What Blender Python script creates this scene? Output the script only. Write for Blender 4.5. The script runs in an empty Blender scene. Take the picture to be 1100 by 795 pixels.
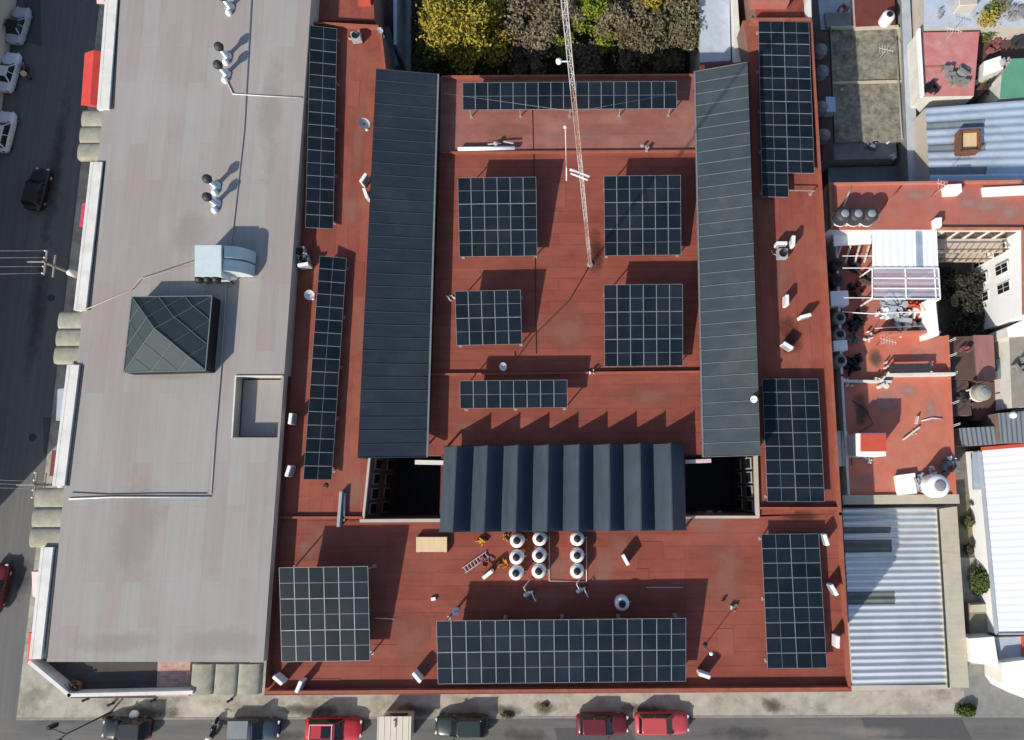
import bpy, bmesh, math, random
from mathutils import Vector, Matrix
R = math.radians
random.seed(7)
sc = bpy.context.scene
col = sc.collection

# ------------------------------------------------------------------ camera, sky, sun, exposure
CZ = 66.5                                   # drone height above the street
F, PPX, PPY = 750.0, 620.0, 397.5           # focal length and principal point in photo pixels (cropped frame)
TILT, ROLL = 9.15, -0.2
ROT = Matrix.Rotation(R(TILT), 3, 'X') @ Matrix.Rotation(R(ROLL), 3, 'Z')
cam = bpy.data.cameras.new('camera'); camo = bpy.data.objects.new('camera', cam); col.objects.link(camo)
cam.sensor_width = 36; cam.lens = F/1100*36; cam.shift_x = (550-PPX)/1100; cam.clip_end = 2000; cam.clip_start = 0.5
camo.location = (0, 0, CZ); camo.rotation_euler = ROT.to_euler()
sc.camera = camo
EL, AZ = 33.0, 220.0
w = bpy.data.worlds.new('World'); sc.world = w; w.use_nodes = True
nt = w.node_tree; sky = nt.nodes.new('ShaderNodeTexSky'); sky.sky_type = 'NISHITA'; sky.sun_disc = False
sky.sun_elevation = R(EL); sky.sun_rotation = R(AZ); sky.altitude = 2000; sky.air_density = 1.0; sky.dust_density = 4.0; sky.ozone_density = 0.6
nt.links.new(sky.outputs[0], nt.nodes['Background'].inputs[0]); nt.nodes['Background'].inputs[1].default_value = 0.15
sl = bpy.data.lights.new('sun', 'SUN'); sl.energy = 4.3; sl.angle = R(0.7); sl.color = (1, .93, .82)
so = bpy.data.objects.new('sun', sl); col.objects.link(so); so.location = (-60, -60, 120)
so.rotation_euler = Vector((math.cos(R(EL))*math.sin(R(AZ-180)), math.cos(R(EL))*math.cos(R(AZ-180)), -math.sin(R(EL)))).to_track_quat('-Z', 'Y').to_euler()
sc.view_settings.view_transform = 'Standard'; sc.view_settings.look = 'None'
sc.view_settings.exposure = 0.3; sc.view_settings.gamma = 1.0
sc.render.resolution_x = 1024; sc.render.resolution_y = 740

def W(px, py, z=0.0):
    """world point at height z seen at photo pixel (px, py)"""
    d = ROT @ Vector(((px-PPX)/F, -(py-PPY)/F, -1.0))
    t = (z-CZ)/d.z
    return Vector((d.x*t, d.y*t, z))
def WP(pts, z): return [W(x, y, z) for x, y in pts]

# ------------------------------------------------------------------ materials
MATS = {}
def nodes(name):
    m = bpy.data.materials.new(name); m.use_nodes = True
    return m, m.node_tree, m.node_tree.nodes['Principled BSDF']
def surf(name, c1, c2=None, scale=(1, 1, 1), ns=1.0, rough=.8, bump=.0, bs=8, spot=None, spots=.35, spotamt=.5, metal=0, spec=.3, detail=6, rnd=0):
    """two-tone noise surface, optional patches of a third colour with a shape of their own, optional bump"""
    m, t, b = nodes(name); N = t.nodes; L = t.links
    b.inputs['Roughness'].default_value = rough; b.inputs['Metallic'].default_value = metal
    b.inputs['Specular IOR Level'].default_value = spec
    if c2 is None: c2 = tuple(x*.8 for x in c1)
    tc = N.new('ShaderNodeTexCoord'); mp = N.new('ShaderNodeMapping'); mp.inputs['Scale'].default_value = scale
    L.new(tc.outputs['Object'], mp.inputs[0])
    n = N.new('ShaderNodeTexNoise'); n.inputs['Scale'].default_value = ns; n.inputs['Detail'].default_value = detail; n.inputs['Roughness'].default_value = .65
    L.new(mp.outputs[0], n.inputs['Vector'])
    r = N.new('ShaderNodeValToRGB'); r.color_ramp.elements[0].position = .3; r.color_ramp.elements[1].position = .7
    r.color_ramp.elements[0].color = (*c1, 1); r.color_ramp.elements[1].color = (*c2, 1)
    L.new(n.outputs[0], r.inputs[0]); out = r.outputs[0]
    if spot:
        n2 = N.new('ShaderNodeTexNoise'); n2.inputs['Scale'].default_value = spots; n2.inputs['Detail'].default_value = 8; n2.inputs['Roughness'].default_value = .7
        L.new(tc.outputs['Object'], n2.inputs['Vector'])
        r2 = N.new('ShaderNodeValToRGB'); r2.color_ramp.elements[0].position = .48; r2.color_ramp.elements[1].position = .68
        r2.color_ramp.elements[0].color = (0, 0, 0, 1); r2.color_ramp.elements[1].color = (spotamt,)*3+(1,)
        L.new(n2.outputs[0], r2.inputs[0])
        mx = N.new('ShaderNodeMixRGB'); mx.inputs[2].default_value = (*spot, 1)
        L.new(r2.outputs[0], mx.inputs[0]); L.new(out, mx.inputs[1]); out = mx.outputs[0]
    if rnd:
        oi = N.new('ShaderNodeObjectInfo'); hv = N.new('ShaderNodeHueSaturation')
        mr = N.new('ShaderNodeMapRange'); mr.inputs[3].default_value = 1-rnd; mr.inputs[4].default_value = 1+rnd
        L.new(oi.outputs['Random'], mr.inputs[0]); L.new(mr.outputs[0], hv.inputs['Value']); L.new(out, hv.inputs['Color']); out = hv.outputs[0]
    L.new(out, b.inputs['Base Color'])
    if bump:
        nb = N.new('ShaderNodeTexNoise'); nb.inputs['Scale'].default_value = bs; nb.inputs['Detail'].default_value = 5
        L.new(mp.outputs[0], nb.inputs['Vector'])
        bp = N.new('ShaderNodeBump'); bp.inputs['Strength'].default_value = bump; bp.inputs['Distance'].default_value = .05
        L.new(nb.outputs[0], bp.inputs['Height']); L.new(bp.outputs[0], b.inputs['Normal'])
    MATS[name] = m
    return m
def sheets(name, ca, cb, cm, bw, bh, rotz=0, mortar=.01, rough=.85, streak=(1, 1, 1), dirt=(.1, .1, .1), dirtamt=.35, dscale=.5, bias=0.0, bump=.1, var=.19):
    """a surface laid in rolls or sheets: brick pattern of two tones, seams, streaks and dirt patches"""
    m, t, b = nodes(name); N = t.nodes; L = t.links
    b.inputs['Roughness'].default_value = rough; b.inputs['Specular IOR Level'].default_value = .25
    tc = N.new('ShaderNodeTexCoord'); mp = N.new('ShaderNodeMapping'); mp.inputs['Rotation'].default_value = (0, 0, R(rotz))
    L.new(tc.outputs['Object'], mp.inputs[0])
    br = N.new('ShaderNodeTexBrick'); br.offset = .37; br.inputs['Scale'].default_value = 1
    br.inputs['Brick Width'].default_value = bw; br.inputs['Row Height'].default_value = bh
    br.inputs['Mortar Size'].default_value = mortar; br.inputs['Mortar Smooth'].default_value = .3; br.inputs['Bias'].default_value = bias
    br.inputs['Color1'].default_value = (*ca, 1); br.inputs['Color2'].default_value = (*cb, 1); br.inputs['Mortar'].default_value = (*cm, 1)
    L.new(mp.outputs[0], br.inputs['Vector'])
    mp2 = N.new('ShaderNodeMapping'); mp2.inputs['Scale'].default_value = streak; L.new(tc.outputs['Object'], mp2.inputs[0])
    n = N.new('ShaderNodeTexNoise'); n.inputs['Scale'].default_value = 1.0; n.inputs['Detail'].default_value = 8; n.inputs['Roughness'].default_value = .7
    L.new(mp2.outputs[0], n.inputs['Vector'])
    r = N.new('ShaderNodeMapRange'); r.inputs[1].default_value = .3; r.inputs[2].default_value = .7; r.inputs[3].default_value = 1-var; r.inputs[4].default_value = 1+var
    L.new(n.outputs[0], r.inputs[0])
    mu = N.new('ShaderNodeMixRGB'); mu.blend_type = 'MULTIPLY'; mu.inputs[0].default_value = 1
    L.new(br.outputs[0], mu.inputs[1]); L.new(r.outputs[0], mu.inputs[2])
    n2 = N.new('ShaderNodeTexNoise'); n2.inputs['Scale'].default_value = dscale; n2.inputs['Detail'].default_value = 9; n2.inputs['Roughness'].default_value = .68
    L.new(tc.outputs['Object'], n2.inputs['Vector'])
    r2 = N.new('ShaderNodeMapRange'); r2.inputs[1].default_value = .48; r2.inputs[2].default_value = .75; r2.inputs[3].default_value = 0; r2.inputs[4].default_value = dirtamt
    L.new(n2.outputs[0], r2.inputs[0])
    mx = N.new('ShaderNodeMixRGB'); mx.inputs[2].default_value = (*dirt, 1)
    L.new(r2.outputs[0], mx.inputs[0]); L.new(mu.outputs[0], mx.inputs[1]); L.new(mx.outputs[0], b.inputs['Base Color'])
    if bump:
        bp = N.new('ShaderNodeBump'); bp.inputs['Strength'].default_value = bump; bp.inputs['Distance'].default_value = .03
        L.new(n.outputs[0], bp.inputs['Height']); L.new(bp.outputs[0], b.inputs['Normal'])
    MATS[name] = m
    return m

# setting
surf('asphalt', (.105, .103, .103), (.150, .148, .146), (2.2, .07, 1), 1.0, .92, .25, 30, (.15, .147, .135), .10, .6)
surf('asphalt_south', (.095, .094, .092), (.15, .146, .138), (.12, 1.3, 1), 1.0, .92, .25, 30, (.17, .16, .14), .16, .7)
surf('asphalt_patch', (.075, .075, .076), (.09, .09, .09), ns=2, rough=.95)
surf('concrete_walk', (.30, .275, .225), (.44, .41, .345), ns=.9, rough=.9, bump=.15, bs=20, spot=(.11, .11, .075), spots=.3, spotamt=.8)
surf('kerb', (.26, .25, .22), (.18, .175, .16), ns=2)
surf('earth', (.05, .04, .028), (.085, .065, .04), ns=1.2, rough=1, bump=.5, spot=(.04, .05, .02), spots=.4, spotamt=.8)
surf('yard_floor', (.12, .11, .1), (.2, .18, .16), ns=1, rough=.95)
# big roofs
sheets('grey_membrane', (.314, .294, .274), (.298, .246, .226), (.250, .234, .220), 9.0, 1.5, 90, .014, .85, (2.2, .12, 1), (.37, .35, .335), .4, .10, -.25, var=.075)
sheets('red_membrane', (.250, .068, .046), (.215, .056, .038), (.15, .038, .027), 10.0, 1.0, 0, .022, .9, (.35, 1.1, 1), (.30, .115, .08), .42, .22)
sheets('red_membrane_upright', (.265, .075, .05), (.225, .06, .042), (.165, .043, .03), 10.0, 1.0, 90, .018, .9, (.8, .5, 1), (.31, .13, .08), .5, .25)
sheets('faded_red_membrane', (.28, .11, .088), (.24, .088, .07), (.2, .07, .056), 9.0, 1.0, 0, .012, .9, (.4, .7, 1), (.36, .20, .16), .55, .3)
surf('red_patch', (.275, .085, .06), (.245, .072, .05), ns=1.2, rough=.9)
surf('red_patch_dark', (.205, .052, .037), (.23, .062, .043), ns=1.2, rough=.9)
surf('red_parapet', (.25, .065, .043), (.32, .10, .062), ns=1.5, rough=.85, spot=(.30, .14, .09), spots=.5)
surf('orange_parapet', (.36, .13, .075), (.43, .2, .12), ns=1.5, rough=.85, spot=(.2, .09, .06), spots=.6)
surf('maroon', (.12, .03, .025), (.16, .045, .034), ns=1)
surf('cream_wall', (.45, .40, .33), (.52, .47, .4), ns=.8, rough=.9, spot=(.28, .22, .17), spots=.4)
surf('dim_wall', (.16, .10, .085), (.22, .14, .11), ns=.8, rough=.9)
surf('white_paint', (.62, .60, .55), (.72, .70, .64), ns=.7, rough=.7, spot=(.46, .46, .42), spots=.6, spotamt=.6)
surf('bright_white', (.80, .80, .78), (.86, .86, .85), ns=.7, rough=.6)
surf('white_enamel', (.82, .82, .80), (.74, .74, .72), ns=3, rough=.35, spec=.5)
surf('white_plastic', (.80, .79, .75), (.68, .66, .62), ns=2.5, rough=.45, spec=.4)
surf('black_plastic', (.012, .012, .013), (.02, .02, .022), ns=4, rough=.5)
surf('grey_plastic', (.20, .20, .21), (.27, .27, .28), ns=3, rough=.6)
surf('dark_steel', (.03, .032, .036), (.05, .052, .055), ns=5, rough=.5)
surf('galvanised', (.42, .44, .46), (.52, .54, .56), ns=3, rough=.4, metal=.6)
surf('duct_sheet', (.50, .58, .58), (.58, .67, .67), ns=1.5, rough=.45, metal=.1)
surf('pale_pipe', (.62, .58, .53), (.7, .67, .62), ns=3, rough=.6)
surf('cable', (.02, .018, .016), (.03, .028, .026), ns=3)
surf('grey_cable', (.30, .30, .30), (.38, .38, .38), ns=3)
surf('beige_cable', (.42, .36, .28), (.48, .42, .34), ns=3)
surf('vault_concrete', (.25, .235, .175), (.37, .35, .275), ns=1.2, rough=.9, spot=(.2, .2, .13), spots=.9, spotamt=.7)
sheets('brick_terrace', (.075, .066, .068), (.066, .058, .06), (.10, .045, .042), 20.0, .95, 0, .05, .9, (1, 1, 1), (.1, .09, .09), .4, .4)  # terrace shade put into these dark brick tones
sheets('salmon_brick', (.40, .22, .19), (.46, .33, .29), (.44, .36, .32), .5, .25, 0, .02, .9, (1.5, 1.5, 1), (.42, .12, .1), .6, .7)
# metal canopies; sun and shade put into two tones of one sheet
surf('canopy_sheet_shaded', (.017, .025, .036), (.026, .036, .047), (.3, 2, 1), 1.0, .5, .12, 5, (.05, .058, .062), .35, .45, spec=.3)
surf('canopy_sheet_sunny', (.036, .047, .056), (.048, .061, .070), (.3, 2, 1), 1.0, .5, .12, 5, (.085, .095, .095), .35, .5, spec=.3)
surf('canopy_seam_shaded', (.045, .058, .07), (.06, .075, .088), ns=2, rough=.5)
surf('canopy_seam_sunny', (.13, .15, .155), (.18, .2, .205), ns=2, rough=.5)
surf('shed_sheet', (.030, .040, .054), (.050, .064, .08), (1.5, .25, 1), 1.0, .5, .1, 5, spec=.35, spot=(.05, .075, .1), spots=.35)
surf('shed_sheet_shaded', (.010, .022, .042), (.014, .028, .05), (1.5, .25, 1), 1.0, .4, 0, spec=.5)  # darker copy of the sheet, shade of the east slopes painted in
surf('rust', (.20, .09, .045), (.12, .055, .03), ns=3, rough=.9)
surf('galva_blue', (.42, .51, .59), (.52, .60, .67), (.2, 1.5, 1), 1.0, .45, 0, metal=.4, spec=.5, spot=(.28, .33, .37), spots=.5)
surf('garage_sheet', (.60, .64, .66), (.70, .73, .74), (.15, 1.2, 1), 1.2, .5, 0, metal=.6, spec=.5, spot=(.48, .48, .47), spots=.25, spotamt=.5)
surf('skylight_strip', (.10, .12, .12), (.15, .165, .16), (.5, 3, 1), 1.5, .5, spot=(.2, .2, .17), spots=1.3)
surf('white_sheet', (.80, .82, .82), (.86, .87, .87), (.15, 1.5, 1), 1.0, .5, spec=.3)
surf('slate_sheet', (.13, .155, .175), (.18, .2, .215), (1.5, .3, 1), 1.0, .5)
surf('mossy_concrete', (.12, .12, .09), (.34, .31, .24), ns=1.9, rough=.95, bump=.3, bs=12, spot=(.05, .055, .04), spots=.7, spotamt=.8)
surf('old_concrete', (.17, .17, .165), (.25, .25, .235), ns=1, rough=.95, spot=(.14, .14, .12), spots=.6)
surf('blue_grey_roof', (.34, .38, .43), (.42, .46, .5), ns=.9, rough=.8, spot=(.28, .3, .33), spots=.7)
surf('pale_blue_roof', (.40, .46, .54), (.5, .55, .62), ns=.9, rough=.7, spot=(.36, .36, .36), spots=.6, spotamt=.8)
surf('pink_roof', (.46, .15, .14), (.52, .22, .20), ns=1.1, rough=.9, spot=(.50, .32, .30), spots=.6, spotamt=.7)
surf('green_roof', (.09, .27, .17), (.11, .31, .20), ns=.8, rough=.8)
surf('terrace_red', (.36, .105, .075), (.42, .14, .10), ns=.9, rough=.9, spot=(.30, .16, .13), spots=.5, spotamt=.7)
surf('terrace_orange', (.44, .13, .085), (.50, .17, .11), ns=.9, rough=.9, spot=(.40, .21, .17), spots=.5, spotamt=.7)
surf('brown_roof', (.085, .05, .045), (.12, .075, .06), ns=1, rough=.95, spot=(.07, .05, .04), spots=.8)
surf('rose_brown_roof', (.26, .11, .095), (.33, .17, .15), (2.5, .3, 1), 1.0, .9)
surf('taupe_roof', (.24, .21, .175), (.3, .27, .22), ns=1, rough=.9)
surf('beige_tile', (.43, .39, .29), (.50, .46, .36), (.4, 3.0, 1), 1.3, .9, .2, 6, (.34, .33, .24), .7, .6)
surf('olive_ground', (.16, .145, .09), (.21, .19, .125), ns=1.5, rough=1, spot=(.07, .075, .04), spots=.8)
surf('teal_sheet', (.10, .17, .19), (.13, .2, .22), ns=2)
surf('red_lacquer', (.50, .07, .04), (.56, .1, .055), ns=2, rough=.6)
surf('red_canvas', (.52, .045, .04), (.60, .08, .07), ns=.8, rough=.8)
surf('pink_canvas', (.62, .42, .42), (.7, .55, .55), ns=.8, rough=.8)
surf('crimson_canvas', (.42, .04, .09), (.5, .06, .12), ns=.8, rough=.8)
surf('plywood', (.62, .44, .25), (.70, .53, .33), (4, .5, 1), 1.5, .7)
surf('yellow_tarp', (.55, .30, .03), (.45, .2, .03), ns=3, rough=.7)
surf('rag_red', (.2, .05, .05), (.28, .12, .12), ns=4)
surf('ladder_metal', (.45, .36, .40), (.5, .42, .46), ns=4, rough=.5, metal=.2)
surf('mast_white', (.52, .48, .45), (.6, .56, .53), ns=2, rough=.6)
surf('mast_orange', (.44, .27, .20), (.50, .35, .28), ns=2, rough=.6)
surf('wood_pole', (.24, .21, .17), (.31, .28, .22), ns=3, rough=.9)
surf('tyre', (.012, .012, .012), (.02, .02, .02), ns=8, rough=.9)
surf('rim', (.3, .3, .31), (.4, .4, .41), ns=5, rough=.35, metal=.7)
surf('lamp_glass', (.6, .6, .6), (.7, .7, .7), ns=5, rough=.15)
surf('lamp_red', (.35, .01, .01), (.4, .02, .02), ns=5, rough=.2)
surf('trunk', (.10, .075, .05), (.15, .115, .08), ns=4, rough=1)
surf('pot', (.30, .12, .07), (.36, .16, .09), ns=4)
surf('planter_side', (.24, .215, .15), (.28, .25, .18), ns=2, rough=.9)
surf('frame_white', (.75, .75, .75), (.68, .68, .68), ns=4, rough=.5)
def glass(name, c, rough=.08, spec=.5, rnd=0):
    m = surf(name, c, tuple(x*.85 for x in c), ns=2, rough=rough, spec=spec, rnd=rnd); return m
glass('car_glass', (.010, .012, .016), .06)
glass('window_glass', (.015, .02, .025), .08)
glass('pyramid_glass', (.048, .064, .068), .6, .15)
glass('pyramid_glass_dark', (.020, .024, .030), .10)
surf('mullion', (.13, .16, .165), (.17, .2, .205), ns=3, rough=.5)
surf('black_frame', (.01, .01, .012), (.016, .016, .018), ns=3, rough=.6)
surf('panel_frame', (.20, .225, .24), (.40, .43, .45), ns=.7, rough=.45, metal=.2)
surf('rack_steel', (.36, .34, .33), (.42, .40, .39), ns=4, rough=.5, metal=.4)
def paint(name, c): return surf(name, c, tuple(x*.92 for x in c), ns=1.5, rough=.28, spec=.55)
paint('paint_silver', (.36, .40, .43)); paint('paint_white', (.62, .66, .70)); paint('paint_black', (.012, .014, .02))
paint('paint_navy', (.025, .04, .07)); paint('paint_red', (.42, .025, .035)); paint('paint_maroon', (.12, .016, .022))
paint('paint_coral', (.47, .07, .075)); paint('paint_green', (.018, .035, .032)); paint('paint_cream', (.62, .58, .48))
def clear(name, c, alpha):
    m = surf(name, c, tuple(x*.9 for x in c), (.4, 3, 1), 1.5, .25, spec=.5)
    m.node_tree.nodes['Principled BSDF'].inputs['Alpha'].default_value = alpha; return m
clear('clear_sheet', (.45, .48, .56), .62)
def cells():
    m, t, b = nodes('solar_cells'); N = t.nodes; L = t.links
    b.inputs['Roughness'].default_value = .2; b.inputs['Specular IOR Level'].default_value = .3
    tc = N.new('ShaderNodeTexCoord'); br = N.new('ShaderNodeTexBrick'); br.offset = 0; br.inputs['Scale'].default_value = 1
    br.inputs['Brick Width'].default_value = .183; br.inputs['Row Height'].default_value = .0915
    br.inputs['Mortar Size'].default_value = .004; br.inputs['Mortar Smooth'].default_value = .2
    br.inputs['Color1'].default_value = (.0042, .0088, .0138, 1); br.inputs['Color2'].default_value = (.0054, .0108, .0165, 1); br.inputs['Mortar'].default_value = (.016, .021, .027, 1)
    L.new(tc.outputs['Object'], br.inputs['Vector'])
    oi = N.new('ShaderNodeObjectInfo'); hv = N.new('ShaderNodeHueSaturation'); mr = N.new('ShaderNodeMapRange')
    mr.inputs[3].default_value = .8; mr.inputs[4].default_value = 1.4
    L.new(oi.outputs['Random'], mr.inputs[0]); L.new(mr.outputs[0], hv.inputs['Value']); L.new(br.outputs[0], hv.inputs['Color'])
    n = N.new('ShaderNodeTexNoise'); n.inputs['Scale'].default_value = .5; n.inputs['Detail'].default_value = 5; L.new(N.new('ShaderNodeNewGeometry').outputs['Position'], n.inputs['Vector'])
    r = N.new('ShaderNodeMapRange'); r.inputs[1].default_value = .4; r.inputs[2].default_value = .75; r.inputs[3].default_value = 0; r.inputs[4].default_value = .05
    L.new(n.outputs[0], r.inputs[0]); mx = N.new('ShaderNodeMixRGB'); mx.inputs[2].default_value = (.18, .15, .13, 1)      # dust
    L.new(r.outputs[0], mx.inputs[0]); L.new(hv.outputs[0], mx.inputs[1]); L.new(mx.outputs[0], b.inputs['Base Color'])
    MATS['solar_cells'] = m
cells()
def leafmat(name, ca, cb, cc):
    m, t, b = nodes(name); N = t.nodes; L = t.links
    b.inputs['Roughness'].default_value = .7; b.inputs['Specular IOR Level'].default_value = .2
    g = N.new('ShaderNodeNewGeometry'); n = N.new('ShaderNodeTexNoise'); n.inputs['Scale'].default_value = .8; n.inputs['Detail'].default_value = 8; n.inputs['Roughness'].default_value = .85
    L.new(g.outputs['Position'], n.inputs['Vector'])
    r = N.new('ShaderNodeValToRGB'); e = r.color_ramp.elements; e[0].position = .36; e[1].position = .66
    e[0].color = (*ca, 1); e[1].color = (*cc, 1); k = e.new(.5); k.color = (*cb, 1)
    L.new(n.outputs[0], r.inputs[0]); L.new(r.outputs[0], b.inputs['Base Color'])
    b.inputs['Subsurface Weight'].default_value = 0
    MATS[name] = m
leafmat('leaf_yellow', (.12, .135, .022), (.29, .235, .03), (.44, .31, .05))
leafmat('leaf_green', (.05, .075, .015), (.09, .12, .022), (.15, .16, .035))
leafmat('leaf_lime', (.10, .14, .015), (.17, .21, .022), (.26, .25, .03))
leafmat('leaf_dry', (.10, .08, .045), (.18, .15, .095), (.27, .235, .16))
leafmat('leaf_olive', (.07, .065, .03), (.15, .13, .07), (.24, .205, .12))
leafmat('leaf_brush', (.11, .07, .04), (.16, .105, .06), (.2, .16, .09))
leafmat('leaf_dark', (.035, .036, .026), (.05, .05, .036), (.07, .068, .05))  # dark leaf tones also carry the shade of the deep courtyard
leafmat('leaf_hedge', (.035, .05, .012), (.06, .085, .02), (.1, .12, .035))

def stain(name, c, amt, ns):
    """a worn or wet mark with soft ragged edges, laid on a thin sheet"""
    m, t, b = nodes(name); N = t.nodes; L = t.links
    b.inputs['Base Color'].default_value = (*c, 1); b.inputs['Roughness'].default_value = .9; b.inputs['Specular IOR Level'].default_value = .2
    tc = N.new('ShaderNodeTexCoord'); g = N.new('ShaderNodeTexGradient'); g.gradient_type = 'SPHERICAL'
    mp = N.new('ShaderNodeMapping'); mp.inputs['Location'].default_value = (-1, -1, 0); mp.inputs['Scale'].default_value = (2, 2, 0)
    L.new(tc.outputs['Generated'], mp.inputs[0]); L.new(mp.outputs[0], g.inputs[0])
    n = N.new('ShaderNodeTexNoise'); n.inputs['Scale'].default_value = ns; n.inputs['Detail'].default_value = 7; n.inputs['Roughness'].default_value = .7
    L.new(tc.outputs['Object'], n.inputs['Vector'])
    ad = N.new('ShaderNodeMath'); ad.operation = 'MULTIPLY_ADD'; ad.inputs[1].default_value = 1.6; L.new(n.outputs[0], ad.inputs[0])
    sb = N.new('ShaderNodeMath'); sb.operation = 'SUBTRACT'; sb.inputs[1].default_value = .95; L.new(g.outputs[0], sb.inputs[0]); L.new(sb.outputs[0], ad.inputs[2])
    cl = N.new('ShaderNodeMapRange'); cl.inputs[1].default_value = .12; cl.inputs[2].default_value = .7; cl.inputs[3].default_value = 0; cl.inputs[4].default_value = amt
    L.new(ad.outputs[0], cl.inputs[0])
    mu = N.new('ShaderNodeMath'); mu.operation = 'MULTIPLY'; L.new(cl.outputs[0], mu.inputs[0])
    e = N.new('ShaderNodeMapRange'); e.inputs[1].default_value = 0; e.inputs[2].default_value = .2; L.new(g.outputs[0], e.inputs[0]); L.new(e.outputs[0], mu.inputs[1])
    L.new(mu.outputs[0], b.inputs['Alpha'])
    MATS[name] = m
stain('pale_stain', (.34, .20, .16), .36, .8)
stain('faded_stain', (.31, .13, .095), .6, .5)
stain('dark_stain', (.06, .022, .018), .6, .6)
stain('grime_stain', (.09, .085, .06), .75, .7)
stain('warm_stain', (.38, .34, .30), .4, .3)
stain('worn_stain', (.40, .26, .23), .6, .9)
stain('oil_stain', (.05, .05, .05), .4, .9)

# ------------------------------------------------------------------ mesh helpers
ORG = {}
class MB:
    def __init__(s): s.v = []; s.f = []; s.m = []; s.sm = []; s.slots = []
    def slot(s, mat):
        if mat not in s.slots: s.slots.append(mat)
        return s.slots.index(mat)
    def face(s, pts, mat='', smooth=False):
        i = len(s.v); s.v += [Vector(p) for p in pts]; s.f.append(tuple(range(i, i+len(pts)))); s.m.append(mat); s.sm.append(smooth)
    def prism(s, poly, z0, z1, mat='', side=None, bottom=True):
        """poly counter-clockwise or not; top may be given per-vertex heights in z1 (list)"""
        n = len(poly); a = sum(poly[i][0]*poly[(i+1) % n][1]-poly[(i+1) % n][0]*poly[i][1] for i in range(n))
        if a < 0:
            poly = poly[::-1]
            if isinstance(z1, (list, tuple)): z1 = z1[::-1]
            if isinstance(z0, (list, tuple)): z0 = z0[::-1]
        zt = z1 if isinstance(z1, (list, tuple)) else [z1]*n; zb = z0 if isinstance(z0, (list, tuple)) else [z0]*n
        T = [Vector((p[0], p[1], z)) for p, z in zip(poly, zt)]; B = [Vector((p[0], p[1], z)) for p, z in zip(poly, zb)]
        s.face(T, mat)
        for i in range(n):
            j = (i+1) % n; s.face([B[i], B[j], T[j], T[i]], side or mat)
        if bottom: s.face(B[::-1], side or mat)
        return s
    def box(s, x0, x1, y0, y1, z0, z1, mat='', side=None):
        return s.prism([(x0, y0), (x1, y0), (x1, y1), (x0, y1)], z0, z1, mat, side)
    def obox(s, c, ux, L, Wd, z0, z1, mat=''):
        """box centred at c=(x,y), long axis ux (angle rad)"""
        u = Vector((math.cos(ux), math.sin(ux))); n = Vector((-u.y, u.x)); c = Vector((c[0], c[1]))
        p = [c-u*L/2-n*Wd/2, c+u*L/2-n*Wd/2, c+u*L/2+n*Wd/2, c-u*L/2+n*Wd/2]
        return s.prism([(q.x, q.y) for q in p], z0, z1, mat)
    def bar(s, p, q, wd, h=None, mat=''):
        """square-section bar p to q"""
        p = Vector(p); q = Vector(q); h = h or wd; d = (q-p).normalized()
        up = Vector((0, 0, 1)) if abs(d.z) < .95 else Vector((1, 0, 0))
        a = d.cross(up).normalized()*wd/2; b = a.cross(d).normalized()*h/2
        P = [p-a-b, p+a-b, p+a+b, p-a+b]; Q = [x+(q-p) for x in P]
        for i in range(4):
            j = (i+1) % 4; s.face([P[j], P[i], Q[i], Q[j]], mat)
        s.face(P, mat); s.face(Q[::-1], mat)
        return s
    def tube(s, pts, r, n=8, mat='', r2=None):
        pts = [Vector(p) for p in pts]; rings = []
        for i, p in enumerate(pts):
            d = (pts[min(i+1, len(pts)-1)]-pts[max(i-1, 0)]).normalized()
            up = Vector((0, 0, 1)) if abs(d.z) < .95 else Vector((1, 0, 0))
            a = d.cross(up).normalized(); b = a.cross(d)
            rr = r if r2 is None else r+(r2-r)*i/(len(pts)-1)
            rings.append([p+(a*math.cos(t)+b*math.sin(t))*rr for t in [2*math.pi*k/n for k in range(n)]])
        for A, B in zip(rings, rings[1:]):
            for k in range(n):
                l = (k+1) % n; s.face([A[l], A[k], B[k], B[l]], mat, True)
        s.face(rings[0], mat); s.face(rings[-1][::-1], mat)
        return s
    def lathe(s, c, prof, n=20, mat='', axis='Z'):
        c = Vector(c)
        def P(r, h, t):
            return c+(Vector((r*math.cos(t), r*math.sin(t), h)) if axis == 'Z' else Vector((h, r*math.cos(t), r*math.sin(t))) if axis == 'X' else Vector((r*math.sin(t), h, r*math.cos(t))))
        for (r0, h0), (r1, h1) in zip(prof, prof[1:]):
            for k in range(n):
                a, b = 2*math.pi*k/n, 2*math.pi*(k+1)/n
                q = [P(r0, h0, a), P(r0, h0, b), P(r1, h1, b), P(r1, h1, a)]
                if r0 < 1e-5: q = [q[0], q[2], q[3]]
                elif r1 < 1e-5: q = q[:3]
                s.face(q, mat, True)
        return s
    def corr(s, a, b, c, d, n, amp, mat='', alt=None):
        """corrugated sheet: waves run a->b (and d->c), repeat from a to d; alt = {wave index: material}"""
        a, b, c, d = map(Vector, (a, b, c, d)); K = 6; up = Vector((0, 0, 1))
        def pt(u, j):
            v = j/(n*K); p = a.lerp(d, v).lerp(b.lerp(c, v), u)
            return p+up*amp*math.sin(2*math.pi*j/K)
        for j in range(n*K):
            for u0, u1, ui in ((0, .5, 0), (.5, 1, 1)):
                mm = (alt or {}).get((j//K, ui), mat)
                s.face([pt(u0, j), pt(u1, j), pt(u1, j+1), pt(u0, j+1)], mm, True)
        return s
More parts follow.
